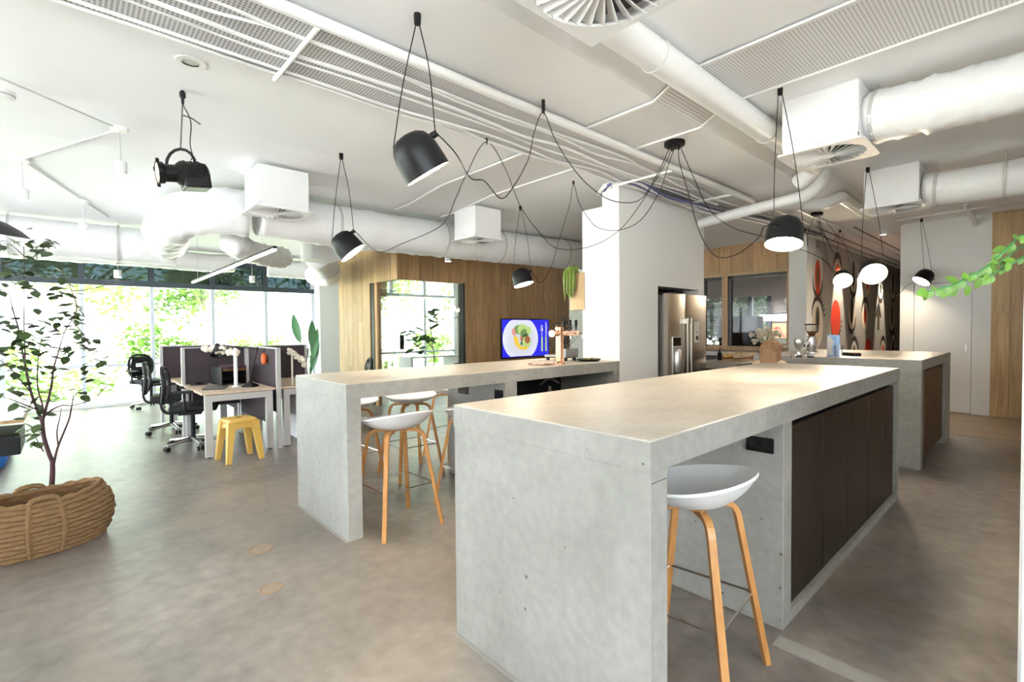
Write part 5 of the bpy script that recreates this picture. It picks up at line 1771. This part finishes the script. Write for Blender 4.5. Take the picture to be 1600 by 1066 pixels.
def screen_panel(label, x0, x1, y0, y1, z0=0.42, z1=1.19):
    t = thing('desk_divider', label, 'desk divider', ((x0 + x1) / 2, (y0 + y1) / 2, 0), 0, 'dark fabric desk dividers')
    hx, hy = (x1 - x0) / 2, (y1 - y0) / 2
    MB().bbox(-hx + 0.004, hx - 0.004, -hy + 0.004, hy - 0.004, z0, z1 - 0.012, 0.003, 1).build('fabric_panel', 'panel_fabric', t)
    e = 0.018
    if hx > hy:
        for s in (-1, 1):
            MB().box(s * hx - e, s * hx + e, -hy - .006, hy + .006, 0.0, z1).build('end_post', 'frame_grey', t)
        MB().box(-hx, hx, -hy - .004, hy + .004, z1 - .014, z1).build('top_rail', 'frame_grey', t)
    else:
        for s in (-1, 1):
            MB().box(-hx - .006, hx + .006, s * hy - e, s * hy + e, 0.0, z1).build('end_post', 'frame_grey', t)
        MB().box(-hx - .004, hx + .004, -hy, hy, z1 - .014, z1).build('top_rail', 'frame_grey', t)
    return t


screen_panel('dark fabric divider along the spine of desks, end post toward camera', -7.36, -6.14, 1.822, 1.858)
screen_panel('dark fabric divider behind paper trays of nearest desk', -7.42, -7.38, 1.08, 1.80)
screen_panel('dark fabric divider behind the desk next to left island', -7.42, -7.38, 1.88, 2.60)
screen_panel('dark fabric divider of second desk row nearest the windows', -8.66, -8.62, 1.0, 1.80)


def office_chair(label, loc, rz, proto=None):
    """local +y is where the sitter looks"""
    if proto:
        t = copy_tree(proto)
        t.location = loc
        t.rotation_euler = (0, 0, rz)
        return relabel(t, label)
    t = thing('office_chair', label, 'chair', loc, rz, 'black swivel office chairs')
    for k in range(5):
        a = R_(90 + 72 * k)
        e = Vector((math.cos(a) * .30, math.sin(a) * .30, .075))
        MB().tube([(0, 0, .11), e], [.03, .018], 8).build('base_arm', 'chrome', t, True)
        side = Vector((-math.sin(a), math.cos(a), 0))
        m = MB()
        for s in (-1, 1):
            m.tube([e + side * s * .008 + Vector((0, 0, -.045)), e + side * s * .030 + Vector((0, 0, -.045))], .028, 12)
        m.build('caster', 'black_matte', t, True)
    MB().tube([(0, 0, .10), (0, 0, .42)], .025, 12).build('gas_lift', 'black_matte', t, True)
    MB().bbox(-.10, .10, -.14, .10, .40, .45, .01).build('mechanism', 'black_matte', t)
    MB().bbox(-.25, .25, -.22, .27, .45, .53, .035, 3).build('seat', 'chair_black', t, True)
    MB().tube(smooth_path([(0, -.12, .42), (0, -.27, .44), (0, -.31, .56), (0, -.30, .75)], 5), 0, rect=(.07, .025)).build('back_stem', 'chair_black', t)
    # open back frame
    ring = []
    for k in range(25):
        a = 2 * math.pi * k / 24
        x = .21 * math.copysign(abs(math.cos(a)) ** .7, math.cos(a))
        z = .76 + .21 * math.copysign(abs(math.sin(a)) ** .8, math.sin(a))
        ring.append((x, -.25 - .05 * ((z - .82) / .26) ** 2 - .09 * (z - .75) + .0, z))
    MB().tube(ring, .022, 8, cap=False).build('back_frame', 'chair_black', t, True)
    m = MB()
    vs, fs = [], []
    for i in range(7):
        for j in range(5):
            z = .58 + .36 * i / 6
            x = (-.19 + .38 * j / 4) * (1 - .25 * abs(i - 3) / 3 * (abs(j - 2) == 2))
            vs.append((x, -.245 - .05 * ((z - .82) / .26) ** 2 - .09 * (z - .75), z))
    for i in range(6):
        for j in range(4):
            if i >= 3 and 1 <= j <= 2 and i == 3:
                continue
            q = i * 5 + j
            fs.append((q, q + 1, q + 6, q + 5))
    m.add(vs, fs)
    o = m.build('back_mesh', 'chair_black', t, True)
    md_ = o.modifiers.new('thick', 'SOLIDIFY')
    md_.thickness = .006
    for s in (-1, 1):
        MB().tube(fillet([(s * .20, -.05, .46), (s * .29, -.05, .48), (s * .30, -.05, .68)], .04, 4), .014, 8).build('arm_post', 'chair_black', t, True)
        MB().bbox(s * .30 - .035, s * .30 + .035, -.16, .12, .68, .71, .012).build('arm_pad', 'chair_black', t)
    return t


ch = office_chair('black swivel office chair pulled up behind the yellow stool', (-6.95, 1.10, 0), R_(-14))
office_chair('black swivel office chair at the second desk row', (-8.22, 1.05, 0), R_(-12), ch)
office_chair('black swivel office chair standing alone near the windows', (-11.1, 1.12, 0), R_(-62), ch)
office_chair('black swivel office chair on far side of desks beside left island', (-6.75, 3.0, 0), R_(165), ch)
office_chair('black swivel office chair partly behind left island end panel, under desk', (-6.55, 2.35, 0), R_(100), ch) if False else None

# ---- yellow stool
t = thing('plastic_stool', 'mustard yellow moulded plastic stool in front of the desk', 'stool', (-5.92, 1.36, 0), R_(6))
MB().bbox(-.145, .145, -.145, .145, .40, .455, .025, 3).build('seat', 'yellow_plastic', t, True)
for sx in (-1, 1):
    for sy in (-1, 1):
        m = MB()
        pts = [(sx * .115, sy * .115, .42), (sx * .13, sy * .13, .30), (sx * .165, sy * .165, 0.0)]
        m.tube(pts, 0, rect=(.075, .075), up=(sx, 0, 0))
        m.v = [tuple(Vector(p)) for p in m.v]
        for i, p in enumerate(m.v):
            k = 1 - 0.4 * (1 - p[2] / .42)
            c_ = Vector((sx * (.115 + .05 * (1 - p[2] / .42)), sy * (.115 + .05 * (1 - p[2] / .42)), p[2]))
            m.v[i] = tuple(c_ + (Vector(p) - c_) * k)
        m.build('leg', 'yellow_plastic', t)
for s in (-1, 1):
    for ax_ in (0, 1):
        n_ = 8
        v, fcs = [], []
        for k in range(n_ + 1):
            q = -0.115 + .23 * k / n_
            zz = .36 - .05 * abs(q / .115) ** 2.5
            for (zt, off) in ((.41, .134), (zz, .142)):
                pt = (q, s * off, zt) if ax_ == 0 else (s * off, q, zt)
                v.append(pt)
        for k in range(n_):
            fcs.append((2 * k, 2 * k + 1, 2 * k + 3, 2 * k + 2))
        o = MB().add(v, fcs).build('apron', 'yellow_plastic', t)
        md_ = o.modifiers.new('thick', 'SOLIDIFY')
        md_.thickness = .012
MB().lathe([(.001, .4555), (.03, .4555), (.03, .457), (.001, .457)], 16).build('seat_hole', 'soil', t)

# ---- things on the nearest desk
DZ = 0.72
t = thing('desk_lamp', 'black jointed desk lamp with cone shade on nearest desk', 'desk lamp', (-6.48, 1.62, DZ))
MB().lathe([(.001, 0), (.10, 0), (.09, .02), (.03, .05), (.012, .07), (.001, .07)], 4).build('base', 'black_matte', t)
e1, e2 = Vector((.10, .06, .46)), Vector((-.34, -.22, .50))
MB().tube([(0, 0, .06), e1], .008, 8).build('lower_arm', 'black_matte', t, True)
MB().tube([e1, e2], .008, 8).build('upper_arm', 'black_matte', t, True)
MB().ball(e1, .018, 10, 8).build('joint', 'black_matte', t, True)
MB().lathe([(.02, .08), (.03, .05), (.075, -.03), (.095, -.07), (.09, -.07), (.025, .045)], 24, e2 + Vector((-.05, -.03, -.05)), Matrix.Rotation(R_(-30), 4, 'Y')).build('shade', 'shade_black', t, True)
t = thing('monitor_arm_post', 'white upright post with small foot on nearest desk', 'post', (-6.62, 1.50, DZ))
MB().lathe([(.001, 0), (.05, 0), (.045, .015), (.001, .015)], 20).build('foot', 'box_white', t, True)
MB().tube([(0, 0, .01), (0, 0, .46)], .022, 12).build('post', 'box_white', t, True)


def coral(label, loc, ext, seed, n_=9):
    t = thing('dried_flowers', label, 'flowers', loc)
    rs = random.Random(seed)
    MB().tube([(0, 0, .05), (0, 0, min(-.02, DZ - loc[2] if loc[0] > -6.4 else -.02))], .012, 8).build('stem', 'cream_petals', t)
    for k in range(n_):
        q = k / (n_ - 1)
        c_ = Vector(ext) * q + Vector((rs.gauss(0, .02), rs.gauss(0, .02), rs.gauss(0, .02)))
        m = MB()
        for j in range(8):
            d = Vector((rs.gauss(0, 1), rs.gauss(0, 1), rs.gauss(0, 1))).normalized() * .025
            m.ball(c_ + d, .024, 7, 5)
        m.build('blossom', 'cream_petals', t, True)
    return t


coral('cream dried blossom spray fixed on white post above nearest desk', (-6.62, 1.50, 1.14), (-.46, -.22, .03), 4, 11)
coral('cream dried blossoms over divider end beside left island', (-6.30, 2.05, 1.12), (.02, .1, -.14), 5, 6)
t = thing('orange_ornament', 'small bright orange ornament hanging on the desk divider', 'ornament', (-6.5, 1.786, 0.98))
MB().lathe([(.001, 0), (.03, .01), (.036, .06), (.03, .12), (.012, .14), (.001, .14)], 16).build('body', 'orange_plastic', t, True)
MB().tube([(0, 0, .14), (0, .01, .2)], .004, 6).build('hook', 'black_matte', t)
t = thing('paper_tray', 'stack of black paper trays on nearest desk', 'paper tray', (-7.05, 1.52, DZ), R_(8))
for k in range(3):
    z = .02 + .075 * k
    MB().box(-.20, .16, -.14, .14, z, z + .006).build('tray_shelf', 'black_matte', t)
    MB().box(-.20, -.19, -.14, .14, z, z + .05).build('tray_side', 'black_matte', t)
    for s in (-1, 1):
        MB().box(-.20, .16, s * .14 - .004, s * .14 + .004, z - .02, z + .055).build('tray_side', 'black_matte', t)
MB().box(-.17, .20, -.12, .12, .178, .20).build('paper_stack', 'soil', t)
MB().box(-.10, .20, -.08, .13, .20, .24).build('paper_stack', 'bark', t)
t = thing('laptop', 'closed black laptop lying on nearest desk', 'laptop', (-6.62, 1.28, DZ), R_(-20))
MB().bbox(-.16, .16, -.11, .11, 0, .010, .004).build('base', 'black_soft', t)
MB().bbox(-.16, .16, -.11, .11, .011, .019, .004).build('lid', 'steel_dark', t)
t = thing('desk_pad', 'dark round mouse pad near the divider on nearest desk', 'mouse pad', (-7.22, 1.22, DZ))
MB().lathe([(.001, .0), (.10, .0), (.10, .006), (.001, .006)], 24).build('pad', 'black_soft', t)
MB().ball((0, 0, .018), .03, 10, 8, (1, 1.5, .6)).build('mouse', 'black_matte', t, True)
for k in range(1, 2):
    t = thing('pedestal_drawers', 'white drawer pedestal under desks, ' + ('nearest the yellow stool', 'under far side desk', 'under second row desk')[k], 'drawers', ((-6.9, 1.55, 0), (-6.6, 2.34, 0), (-8.2, 1.55, 0))[k], 0, 'white pedestals')
    MB().bbox(-.2, .2, -.22, .22, .03, .58, .006, 1).build('body', 'box_white', t)
    for j in range(3):
        dd_ = MB().box(.2, .212, -.21, .21, .05 + .175 * j, .215 + .175 * j).build('drawer', 'box_white', t)
        MB().tube([(.222, -.06, .18 + .175 * j), (.222, .06, .18 + .175 * j)], .005, 6).build('handle', 'steel_light', dd_)
    for sx in (-.15, .15):
        for sy in (-.17, .17):
            MB().lathe([(.001, 0), (.02, 0), (.02, .03)], 10, (sx, sy, 0)).build('caster', 'black_matte', t)

# ---- desk at the left picture edge
xl, yl = -5.36, -0.27
t = thing('desk', 'white topped desk with timber edge at the left picture edge', 'desk', (xl - 1.5, yl - 1.4, 0))
MB().bbox(0, 1.5, 0, 1.4, .70, .735, .003, 1).build('desk_top', 'box_white', t)
MB().box(-.004, 1.504, -.004, 1.404, .698, .722).build('edge_band', 'oak_wall', t)
for x in (.05, 1.4):
    for y in (.05, .75):
        MB().box(x, x + .05, y, y + .05, 0, .70).build('leg', 'frame_grey', t)
dd_ = MB().bbox(.85, 1.44, .45, 1.38, .44, .60, .006, 1).build('drawer', 'black_matte', t, label='black under-desk drawer box')
MB().box(1.0, 1.3, .6, 1.2, .60, .70).build('drawer_bracket', 'black_matte', t)
p = at(12, 728, z=0)
t = thing('floor_cushion', 'bright blue floor cushion under the left edge desk', 'cushion', (p.x - .3, p.y - .35, 0))
MB().bbox(-.5, .5, -.35, .35, 0.0, .22, .07, 3).build('cushion', 'blue_fabric', t, True)
MB().tube([(-.47, -.345, .11), (.47, -.345, .11)], .008, 6).build('piping', 'blue_fabric', t)

# ---- timber room furniture
t = thing('desk', 'white desk inside the timber room near the windows', 'desk', (-10.9, 6.0, 0))
MB().bbox(0, .7, 0, 1.5, .70, .73, .003, 1).build('desk_top', 'box_white', t)
for y in (.05, 1.4):
    MB().box(0.02, .68, y, y + .05, 0, .70).build('leg', 'box_white', t)
p = at(609, 530, x=-10.6)
t = thing('monitor', 'black computer monitor on the timber room desk', 'monitor', (-10.6, p.y + .1, .73))
MB().bbox(-.02, .02, -.28, .28, .18, .54, .006, 1).build('display', 'black_gloss', t)
MB().box(-.02, .01, -.03, .03, 0, .3).build('neck', 'frame_grey', t)
MB().bbox(-.1, .1, -.12, .12, 0, .012, .004, 1).build('foot', 'frame_grey', t)
p = at(594, 560, x=-9.3)
t = thing('equipment_rack', 'white metal rack with dark gadgets behind the glass corner', 'rack', (-9.3, p.y, 0))
for s in (-.12, .12):
    MB().tube([(0, s, 0), (0, s, 1.25)], .02, 8).build('upright', 'box_white', t)
for k, z in enumerate((.55, .75, .95, 1.08)):
    MB().box(-.15, .15, -.15, .15, z, z + .02).build('shelf', 'box_white', t)
    MB().bbox(-.1, .1, -.12, .08, z + .02, z + .09, .01).build('gadget', 'black_soft', t)
p = at(735, 562, x=-9.0)
t = thing('armchair', 'light grey upholstered chair seen through the glass corner', 'chair', (-9.0, p.y, 0), R_(20))
MB().bbox(-.3, .3, -.28, .28, .28, .44, .05, 3).build('seat', 'frame_grey', t, True)
MB().bbox(-.3, .3, .2, .32, .44, .98, .05, 3).build('backrest', 'frame_grey', t, True)
MB().bbox(-.32, -.22, -.25, .25, .44, .62, .03, 2).build('armrest', 'steel_dark', t, True)
for sx in (-.25, .25):
    for sy in (-.22, .22):
        MB().tube([(sx, sy, 0), (sx * .9, sy * .9, .3)], .018, 8).build('leg', 'oak_leg', t)


# ================================================================== plants
def leaf_mesh(name, L_, W_, mat, fold=.12, curve=.15, n_=4):
    v, f_ = [], []
    for i in range(n_ + 1):
        q = i / n_
        w = W_ * math.sin(math.pi * min(1, q * .94 + .06)) ** .8 / 2 if 0 < i < n_ else 0.0008
        z = -curve * L_ * q * q
        v += [(-w, q * L_, z + fold * w), (0, q * L_, z), (w, q * L_, z + fold * w)]
    for i in range(n_):
        a = i * 3
        f_ += [(a, a + 1, a + 4, a + 3), (a + 1, a + 2, a + 5, a + 4)]
    me_ = bpy.data.meshes.new(name)
    me_.from_pydata(v, [], f_)
    me_.materials.append(MATS[mat])
    for p_ in me_.polygons:
        p_.use_smooth = True
    return me_


def put_leaf(me_, parent, p, d, up, s=1.0, name='leaf'):
    y = Vector(d).normalized()
    x = y.cross(Vector(up))
    if x.length < 1e-4:
        x = Vector((1, 0, 0))
    x.normalize()
    z = x.cross(y)
    M = Matrix((x, y, z)).transposed().to_4x4()
    o = bpy.data.objects.new(name, me_)
    COL.objects.link(o)
    o.parent = parent
    o.matrix_local = Matrix.Translation(p) @ M @ Matrix.Scale(s, 4)
    return o


# ---- basket tree
bc = Vector((-4.40, -0.17, 0))
bang = R_(12)      # long axis, measured from +y
bk = thing('woven_basket', 'woven straw basket holding the small tree', 'basket', bc, bang)
HX, HY, HB = 0.20, 0.335, 0.33


def brim(q):
    return HB * q


def bas(a, z):
    """point on the basket wall, angle a, height z"""
    q = z / HB
    k = (0.80 + 0.46 * math.sin(math.pi * (0.12 + 0.62 * q)) - .20 * q)
    sag = 0.045 * (math.sin(a) ** 2) * q     # higher at the two long ends
    return Vector((HX * k * math.cos(a), HY * k * math.sin(a), z + sag * 0.8))


nrow = 12
for i in range(nrow):       # coiled rows, each a rope of straw
    z = 0.013 + i * (HB - .02) / (nrow - 1)
    pts = []
    nn = 72
    m = MB()
    ring = [bas(2 * math.pi * k / nn, z) for k in range(nn)]
    radii = [.0155 + (.006 if (k // 2 + i) % 2 else -.001) + .002 * math.sin(k * 2.1 + i) for k in range(nn)]
    ring.append(ring[0])
    radii.append(radii[0])
    m.tube(ring, radii, 7, cap=False)
    m.build('straw_row', 'basket_straw', bk, True)
m = MB()
nn = 40
liner = []
for i in range(5):
    liner += [bas(2 * math.pi * k / nn, HB * i / 4) * 1.0 for k in range(nn)]
liner = [Vector((p.x * .94, p.y * .96, max(.004, p.z - .006))) for p in liner]
fs = [(i * nn + k, i * nn + (k + 1) % nn, (i + 1) * nn + (k + 1) % nn, (i + 1) * nn + k) for i in range(4) for k in range(nn)]
fs.append(tuple(range(nn)))
m.add(liner, fs)
m.build('liner', 'basket_straw', bk)
m = MB().add([Vector((p.x * .9, p.y * .9, HB * .72)) for p in [bas(2 * math.pi * k / nn, HB * .8) for k in range(nn)]], [tuple(range(nn))])
m.build('soil', 'soil', bk)
for side in (0, math.pi):
    for off in (-.22, .22):
        a = side + off
        pts = [bas(a, z) * 1.0 for z in [HB * q for q in (0.02, .2, .4, .6, .8, 1.0)]]
        pts = [Vector((p.x * 1.04, p.y, p.z)) for p in pts]
        MB().tube(smooth_path(pts, 3), [.015 + .004 * (k % 2) for k in range(16)], 7).build('strap_band', 'basket_straw', bk, True)
    pa, pb = bas(side - .22, HB), bas(side + .22, HB)
    hp = [pa, pa.lerp(pb, .15) + Vector((0, 0, .022)), pa.lerp(pb, .5) + Vector((0, 0, .03)), pa.lerp(pb, .85) + Vector((0, 0, .022)), pb]
    hp = [Vector((p.x * 1.05, p.y, p.z)) for p in hp]
    MB().tube(smooth_path(hp, 4), [.016 + .003 * (k % 2) for k in range(17)], 7).build('handle', 'basket_straw', bk, True)

base = at(80, 768, z=.26)
td = (base - CAM_P).dot(CAM_W)
tr_ = thing('basket_tree', 'slender tree with small dark leaves growing from the woven basket', 'plant', base)


def tp(u, v, dd=0.0):
    return at_depth(u, v, td + dd) - base


rs = random.Random(11)
BR = [([(80, 772, 0), (82, 740, 0), (82, 722, 0)], .017, .014),
      ([(82, 722, 0), (75, 705, 0), (68, 680, .02), (66, 655, .03)], .014, .012),
      ([(66, 660, .03), (58, 640, .05), (48, 612, .08), (42, 585, .1), (34, 545, .14), (28, 510, .15), (18, 480, .2)], .011, .004),
      ([(67, 655, .03), (74, 630, 0), (80, 605, -.04), (84, 575, -.08), (92, 548, -.1), (100, 520, -.12)], .010, .003),
      ([(68, 652, .03), (66, 632, .04), (60, 612, .06), (58, 590, .06), (60, 570, .07)], .007, .003),
      ([(70, 650, .03), (82, 640, .08), (96, 634, .12), (112, 634, .14), (128, 630, .15), (148, 622, .16), (170, 600, .18), (190, 585, .2)], .006, .002),
      ([(84, 725, 0), (90, 700, 0), (100, 675, -.02), (108, 655, -.03), (112, 635, -.04), (115, 618, -.05)], .008, .003),
      ([(91, 698, 0), (89, 675, .02), (93, 655, .02), (96, 638, .02)], .005, .002),
      ([(68, 706, 0), (60, 692, -.03), (54, 680, -.05)], .004, .002),
      ([(40, 580, .1), (38, 520, .1), (37, 470, .1), (38, 420, .1), (37, 385, .1)], .005, .002),
      ([(30, 520, .14), (22, 490, .1), (14, 460, .08), (8, 440, .05)], .005, .002),
      ([(58, 640, .05), (42, 634, -.05), (22, 626, -.1), (4, 620, -.14)], .005, .002),
      ([(48, 612, .08), (30, 592, .02), (10, 570, 0), (-6, 560, 0)], .005, .002),
      ([(100, 520, -.12), (112, 500, -.14), (120, 480, -.14), (112, 455, -.12), (108, 440, -.12)], .004, .002),
      ([(92, 548, -.1), (118, 535, -.14), (138, 545, -.16), (150, 560, -.16)], .004, .002),
      ([(112, 500, -.14), (128, 520, -.18), (140, 540, -.18)], .004, .002),
      ([(112, 455, -.12), (140, 452, 0), (180, 442, .05), (215, 434, .06)], .003, .0015),
      ([(37, 430, .1), (55, 412, .12), (60, 395, .1), (80, 380, .08)], .003, .0015),
      ([(37, 400, .1), (20, 385, .1), (4, 380, .1)], .003, .0015),
      ([(120, 480, -.14), (150, 510, -.1), (176, 505, -.08)], .003, .0015),
      ([(58, 590, .06), (60, 555, .02), (66, 525, 0), (72, 505, 0)], .004, .002)]
for pts, r0, r1 in BR:
    path = smooth_path([tp(u, v, d) for u, v, d in pts], 4)
    n_ = len(path)
    MB().tube(path, [r0 + (r1 - r0) * i / (n_ - 1) for i in range(n_)], 7).build('trunk' if r0 > .012 else 'branch', 'bark', tr_, True)
LF = leaf_mesh('leaf', .078, .050, 'leaf_dark')
CL = [(12, 382, 14, 8), (52, 375, 12, 9), (33, 400, 18, 8), (60, 390, 10, 6), (82, 378, 10, 6), (55, 432, 14, 9), (28, 432, 14, 6), (85, 425, 8, 4), (98, 438, 8, 5),
     (100, 460, 12, 8), (48, 450, 10, 4), (56, 465, 10, 4), (8, 448, 10, 4), (115, 490, 10, 9), (122, 510, 10, 10), (132, 530, 10, 9), (113, 478, 8, 4), (55, 500, 14, 8), (62, 520, 14, 9), (80, 512, 12, 6),
     (12, 505, 14, 9), (32, 515, 14, 8), (22, 530, 12, 6), (8, 545, 12, 8), (40, 540, 14, 8), (68, 545, 12, 6), (100, 520, 8, 6), (102, 540, 10, 7), (108, 550, 10, 5), (28, 560, 14, 7), (10, 578, 14, 7), (36, 580, 10, 4),
     (140, 545, 10, 6), (150, 555, 10, 6), (128, 575, 8, 4), (148, 565, 8, 4), (68, 578, 10, 4), (85, 582, 8, 4), (35, 605, 12, 6), (15, 610, 12, 5), (30, 625, 12, 5), (60, 622, 10, 5), (55, 650, 12, 6), (40, 668, 12, 6), (48, 680, 10, 5), (60, 690, 7, 4),
     (125, 608, 10, 6), (140, 592, 10, 6), (120, 630, 10, 6), (135, 628, 10, 5), (145, 640, 8, 3), (170, 588, 10, 5), (188, 590, 6, 2), (168, 615, 6, 2), (160, 645, 6, 2), (187, 650, 4, 1),
     (185, 440, 10, 6), (205, 436, 10, 7), (215, 432, 6, 3), (172, 450, 8, 3), (148, 457, 6, 2), (135, 472, 8, 3), (160, 505, 8, 3), (175, 512, 8, 3), (155, 518, 8, 3), (163, 497, 6, 2), (190, 550, 6, 2), (228, 560, 6, 2), (100, 650, 8, 3), (82, 668, 5, 2), (105, 655, 6, 2), (70, 565, 10, 4)]
cnt = 0
for (u, v, s, n_) in CL:
    for _ in range(n_):
        if cnt >= 296:
            break
        p = tp(u + rs.gauss(0, s * .75), v + rs.gauss(0, s * .6), rs.gauss(0, .09))
        a = rs.uniform(0, 6.28)
        d = Vector((math.cos(a), math.sin(a), rs.uniform(-.7, .25)))
        put_leaf(LF, tr_, p, d, (rs.uniform(-.5, .5), rs.uniform(-.5, .5), 1), rs.uniform(.7, 1.25))
        cnt += 1

# ---- white cabinet with trailing vine at the right picture edge
vx, vy = -0.055, 2.15
t = thing('white_cabinet', 'tall white cabinet edge at the right picture edge', 'cabinet', (vx, vy, 0))
MB().bbox(0, .5, 0, .35, 0, 1.495, .004, 1).build('body', 'satin_white', t)
MB().bbox(.006, .494, -.018, 0, .02, 1.475, .003, 1).build('door', 'satin_white', t)
MB().tube([(.05, -.03, .9), (.05, -.03, 1.1)], .006, 8).build('handle', 'steel_light', t)
pot = thing('plant_pot', 'white pot with trailing green vine on the right edge cabinet', 'plant', (vx + .16, vy + .15, 1.495))
MB().lathe([(.001, 0), (.075, 0), (.10, .16), (.094, .16), (.07, .01), (.001, .01)], 28).build('pot', 'satin_white', pot, True)
MB().lathe([(.001, .14), (.09, .14)], 24).build('soil', 'soil', pot)
o0 = Vector((vx + .16, vy + .15, 1.495))
dv0_ = (Vector((vx, vy + .1, 1.4)) - CAM_P).dot(CAM_W)
VB = leaf_mesh('leaf', .052, .040, 'leaf_bright', .1, .25)
vines = [[(1640, 395, 0), (1600, 368, 0), (1575, 388, 0), (1545, 415, 0), (1515, 432, 0), (1490, 445, -.02), (1470, 450, -.03), (1450, 455, -.05)],
         [(1640, 400, .04), (1600, 385, .04), (1570, 405, .04), (1545, 420, .04), (1525, 430, .04), (1505, 440, .04)],
         [(1640, 405, .02), (1605, 400, .02), (1585, 410, .02), (1565, 420, .02), (1548, 432, .02)]]
rs = random.Random(8)
for vi, vn in enumerate(vines):
    path = smooth_path([Vector((-.02, 0, .145))] + [at_depth(u, v, dv0_ + d) - o0 for u, v, d in vn], 6)
    MB().tube(path, .0032, 6).build('vine_stem', 'leaf_mid', pot, True)
    for i in range(8, len(path) - 1, 2 if vi == 0 else 3):
        p = path[i]
        tg = (path[i + 1] - path[i]).normalized()
        side = rs.choice((-1, 1))
        d = tg * .6 + CAM_U * (side * rs.uniform(.3, 1.0) - .25) + CAM_W * rs.uniform(-.5, .3)
        put_leaf(VB, pot, p, d, -CAM_W + Vector((0, 0, .5)), rs.uniform(.45, .8))
    put_leaf(VB, pot, path[-1], Vector(path[-1] - path[-3]), -CAM_W + Vector((0, 0, .4)), .8)
for (u, v) in ((1447, 462), (1493, 456), (1482, 452), (1573, 416), (1541, 432), (1530, 440), (1510, 452)):
    put_leaf(VB, pot, at_depth(u, v - 6, dv0_) - o0, -CAM_U + CAM_R * rs.uniform(-.5, .5), -CAM_W, rs.uniform(.5, .75))

# ---- big paddle leaf plant behind the desks
p = at(483, 575, x=-10.2)
t = thing('paddle_plant', 'tall paddle leaved plant between desks and timber wall', 'plant', (-10.2, p.y, 0))
MB().lathe([(.001, 0), (.16, 0), (.2, .38), (.19, .38), (.15, .02), (.001, .02)], 24).build('pot', 'box_white', t, True)
MB().lathe([(.001, .34), (.185, .34)], 20).build('soil', 'soil', t)
o0 = Vector((-10.2, p.y, 0))
dq = (o0 + Vector((0, 0, 1.2)) - CAM_P).dot(CAM_W)
PL = leaf_mesh('leaf_blade', .62, .17, 'leaf_mid', .25, .12, 8)
for (u0_, v0_, u1_, v1_, s) in ((470, 537, 456, 492, 1.05), (488, 545, 487, 498, .95), (489, 560, 494, 515, 1.0), (486, 575, 495, 540, .9), (484, 585, 492, 560, .8), (477, 570, 480, 545, .6)):
    a0 = at_depth(u0_, v0_, dq) - o0
    a1 = at_depth(u1_, v1_, dq) - o0
    MB().tube(smooth_path([(rs.gauss(0, .03), rs.gauss(0, .03), .34), a0 * .55 + Vector((0, 0, .15)), a0], 5), .012, 7).build('stalk', 'leaf_mid', t, True)
    put_leaf(PL, t, a0, a1 - a0, -CAM_W + Vector((rs.gauss(0, .3), rs.gauss(0, .3), .3)), s, 'leaf')

# ---- fig tree behind the glass corner
p = at(678, 590, x=-9.75)
t = thing('fig_tree', 'fig tree with broad leaves behind the glass corner', 'plant', (-9.75, p.y, 0))
MB().lathe([(.001, 0), (.17, 0), (.2, .35), (.19, .35), (.16, .02), (.001, .02)], 24).build('pot', 'box_white', t, True)
MB().lathe([(.001, .32), (.18, .32)], 20).build('soil', 'soil', t)
o0 = Vector((-9.75, p.y, 0))
dq = (o0 + Vector((0, 0, 1.3)) - CAM_P).dot(CAM_W)
MB().tube(smooth_path([(0, 0, .3), (0.02, 0, .8), at_depth(676, 540, dq) - o0, at_depth(672, 505, dq) - o0], 5), .014, 7).build('trunk', 'bark_out', t, True)
FLf = leaf_mesh('leaf_blade', .27, .18, 'leaf_mid', .15, .2, 5)
for (u, v, s, n_) in ((668, 502, 10, 9), (650, 518, 10, 7), (645, 532, 8, 6), (660, 525, 10, 6), (685, 505, 10, 7), (672, 490, 10, 6), (650, 540, 6, 4), (668, 530, 5, 3), (640, 515, 7, 4), (662, 545, 6, 4)):
    for _ in range(n_):
        q = at_depth(u + rs.gauss(0, s * .7), v + rs.gauss(0, s * .5), dq + rs.gauss(0, .12)) - o0
        a = rs.uniform(0, 6.28)
        put_leaf(FLf, t, q, (math.cos(a), math.sin(a), rs.uniform(-.6, .5)), (rs.uniform(-.5, .5), rs.uniform(-.5, .5), 1), rs.uniform(.6, 1.1))

# ================================================================== marks on the floor
a, b_ = at(1225, 995, z=0), at(1345, 1066, z=0)
struct(MB().box(-0.80, 2.5, 2.245, 2.335, 0.0, 0.002).build('trim_floor_strip', 'patch_pale'), 'pale cement strip across the floor')
for k, (u, v, rr) in enumerate(((424, 920, .055), (408, 858, .07))):
    p = at(u, v, z=0)
    t = thing('floor_plug', 'round tan plug set in the concrete floor, ' + ('nearer', 'farther')[k] + ' one', 'floor plug', p)
    MB().lathe([(.001, .0012), (rr * .86, .0012)], 28).build('disc', 'plug_dull', t)
    MB().lathe([(rr * .86, .0005), (rr * .9, .003), (rr, .003), (rr * 1.02, .0)], 28).build('ring', 'plug_tan', t, True)
# ribbon of cement along the feet of islands
for nm, x0, x1, y0, y1 in (('trim_cement_front', FX0 - .01, FX1, FY0 - .018, FY0), ('trim_cement_left', LX0 - .01, LX1, LY0 - .018, LY0), ('trim_cement_rear', RX0, RX1, RY0 - .03, RY0)):
    struct(MB().box(x0, x1, y0, y1 - .001, 0, .0025).build(nm, 'patch_pale'))
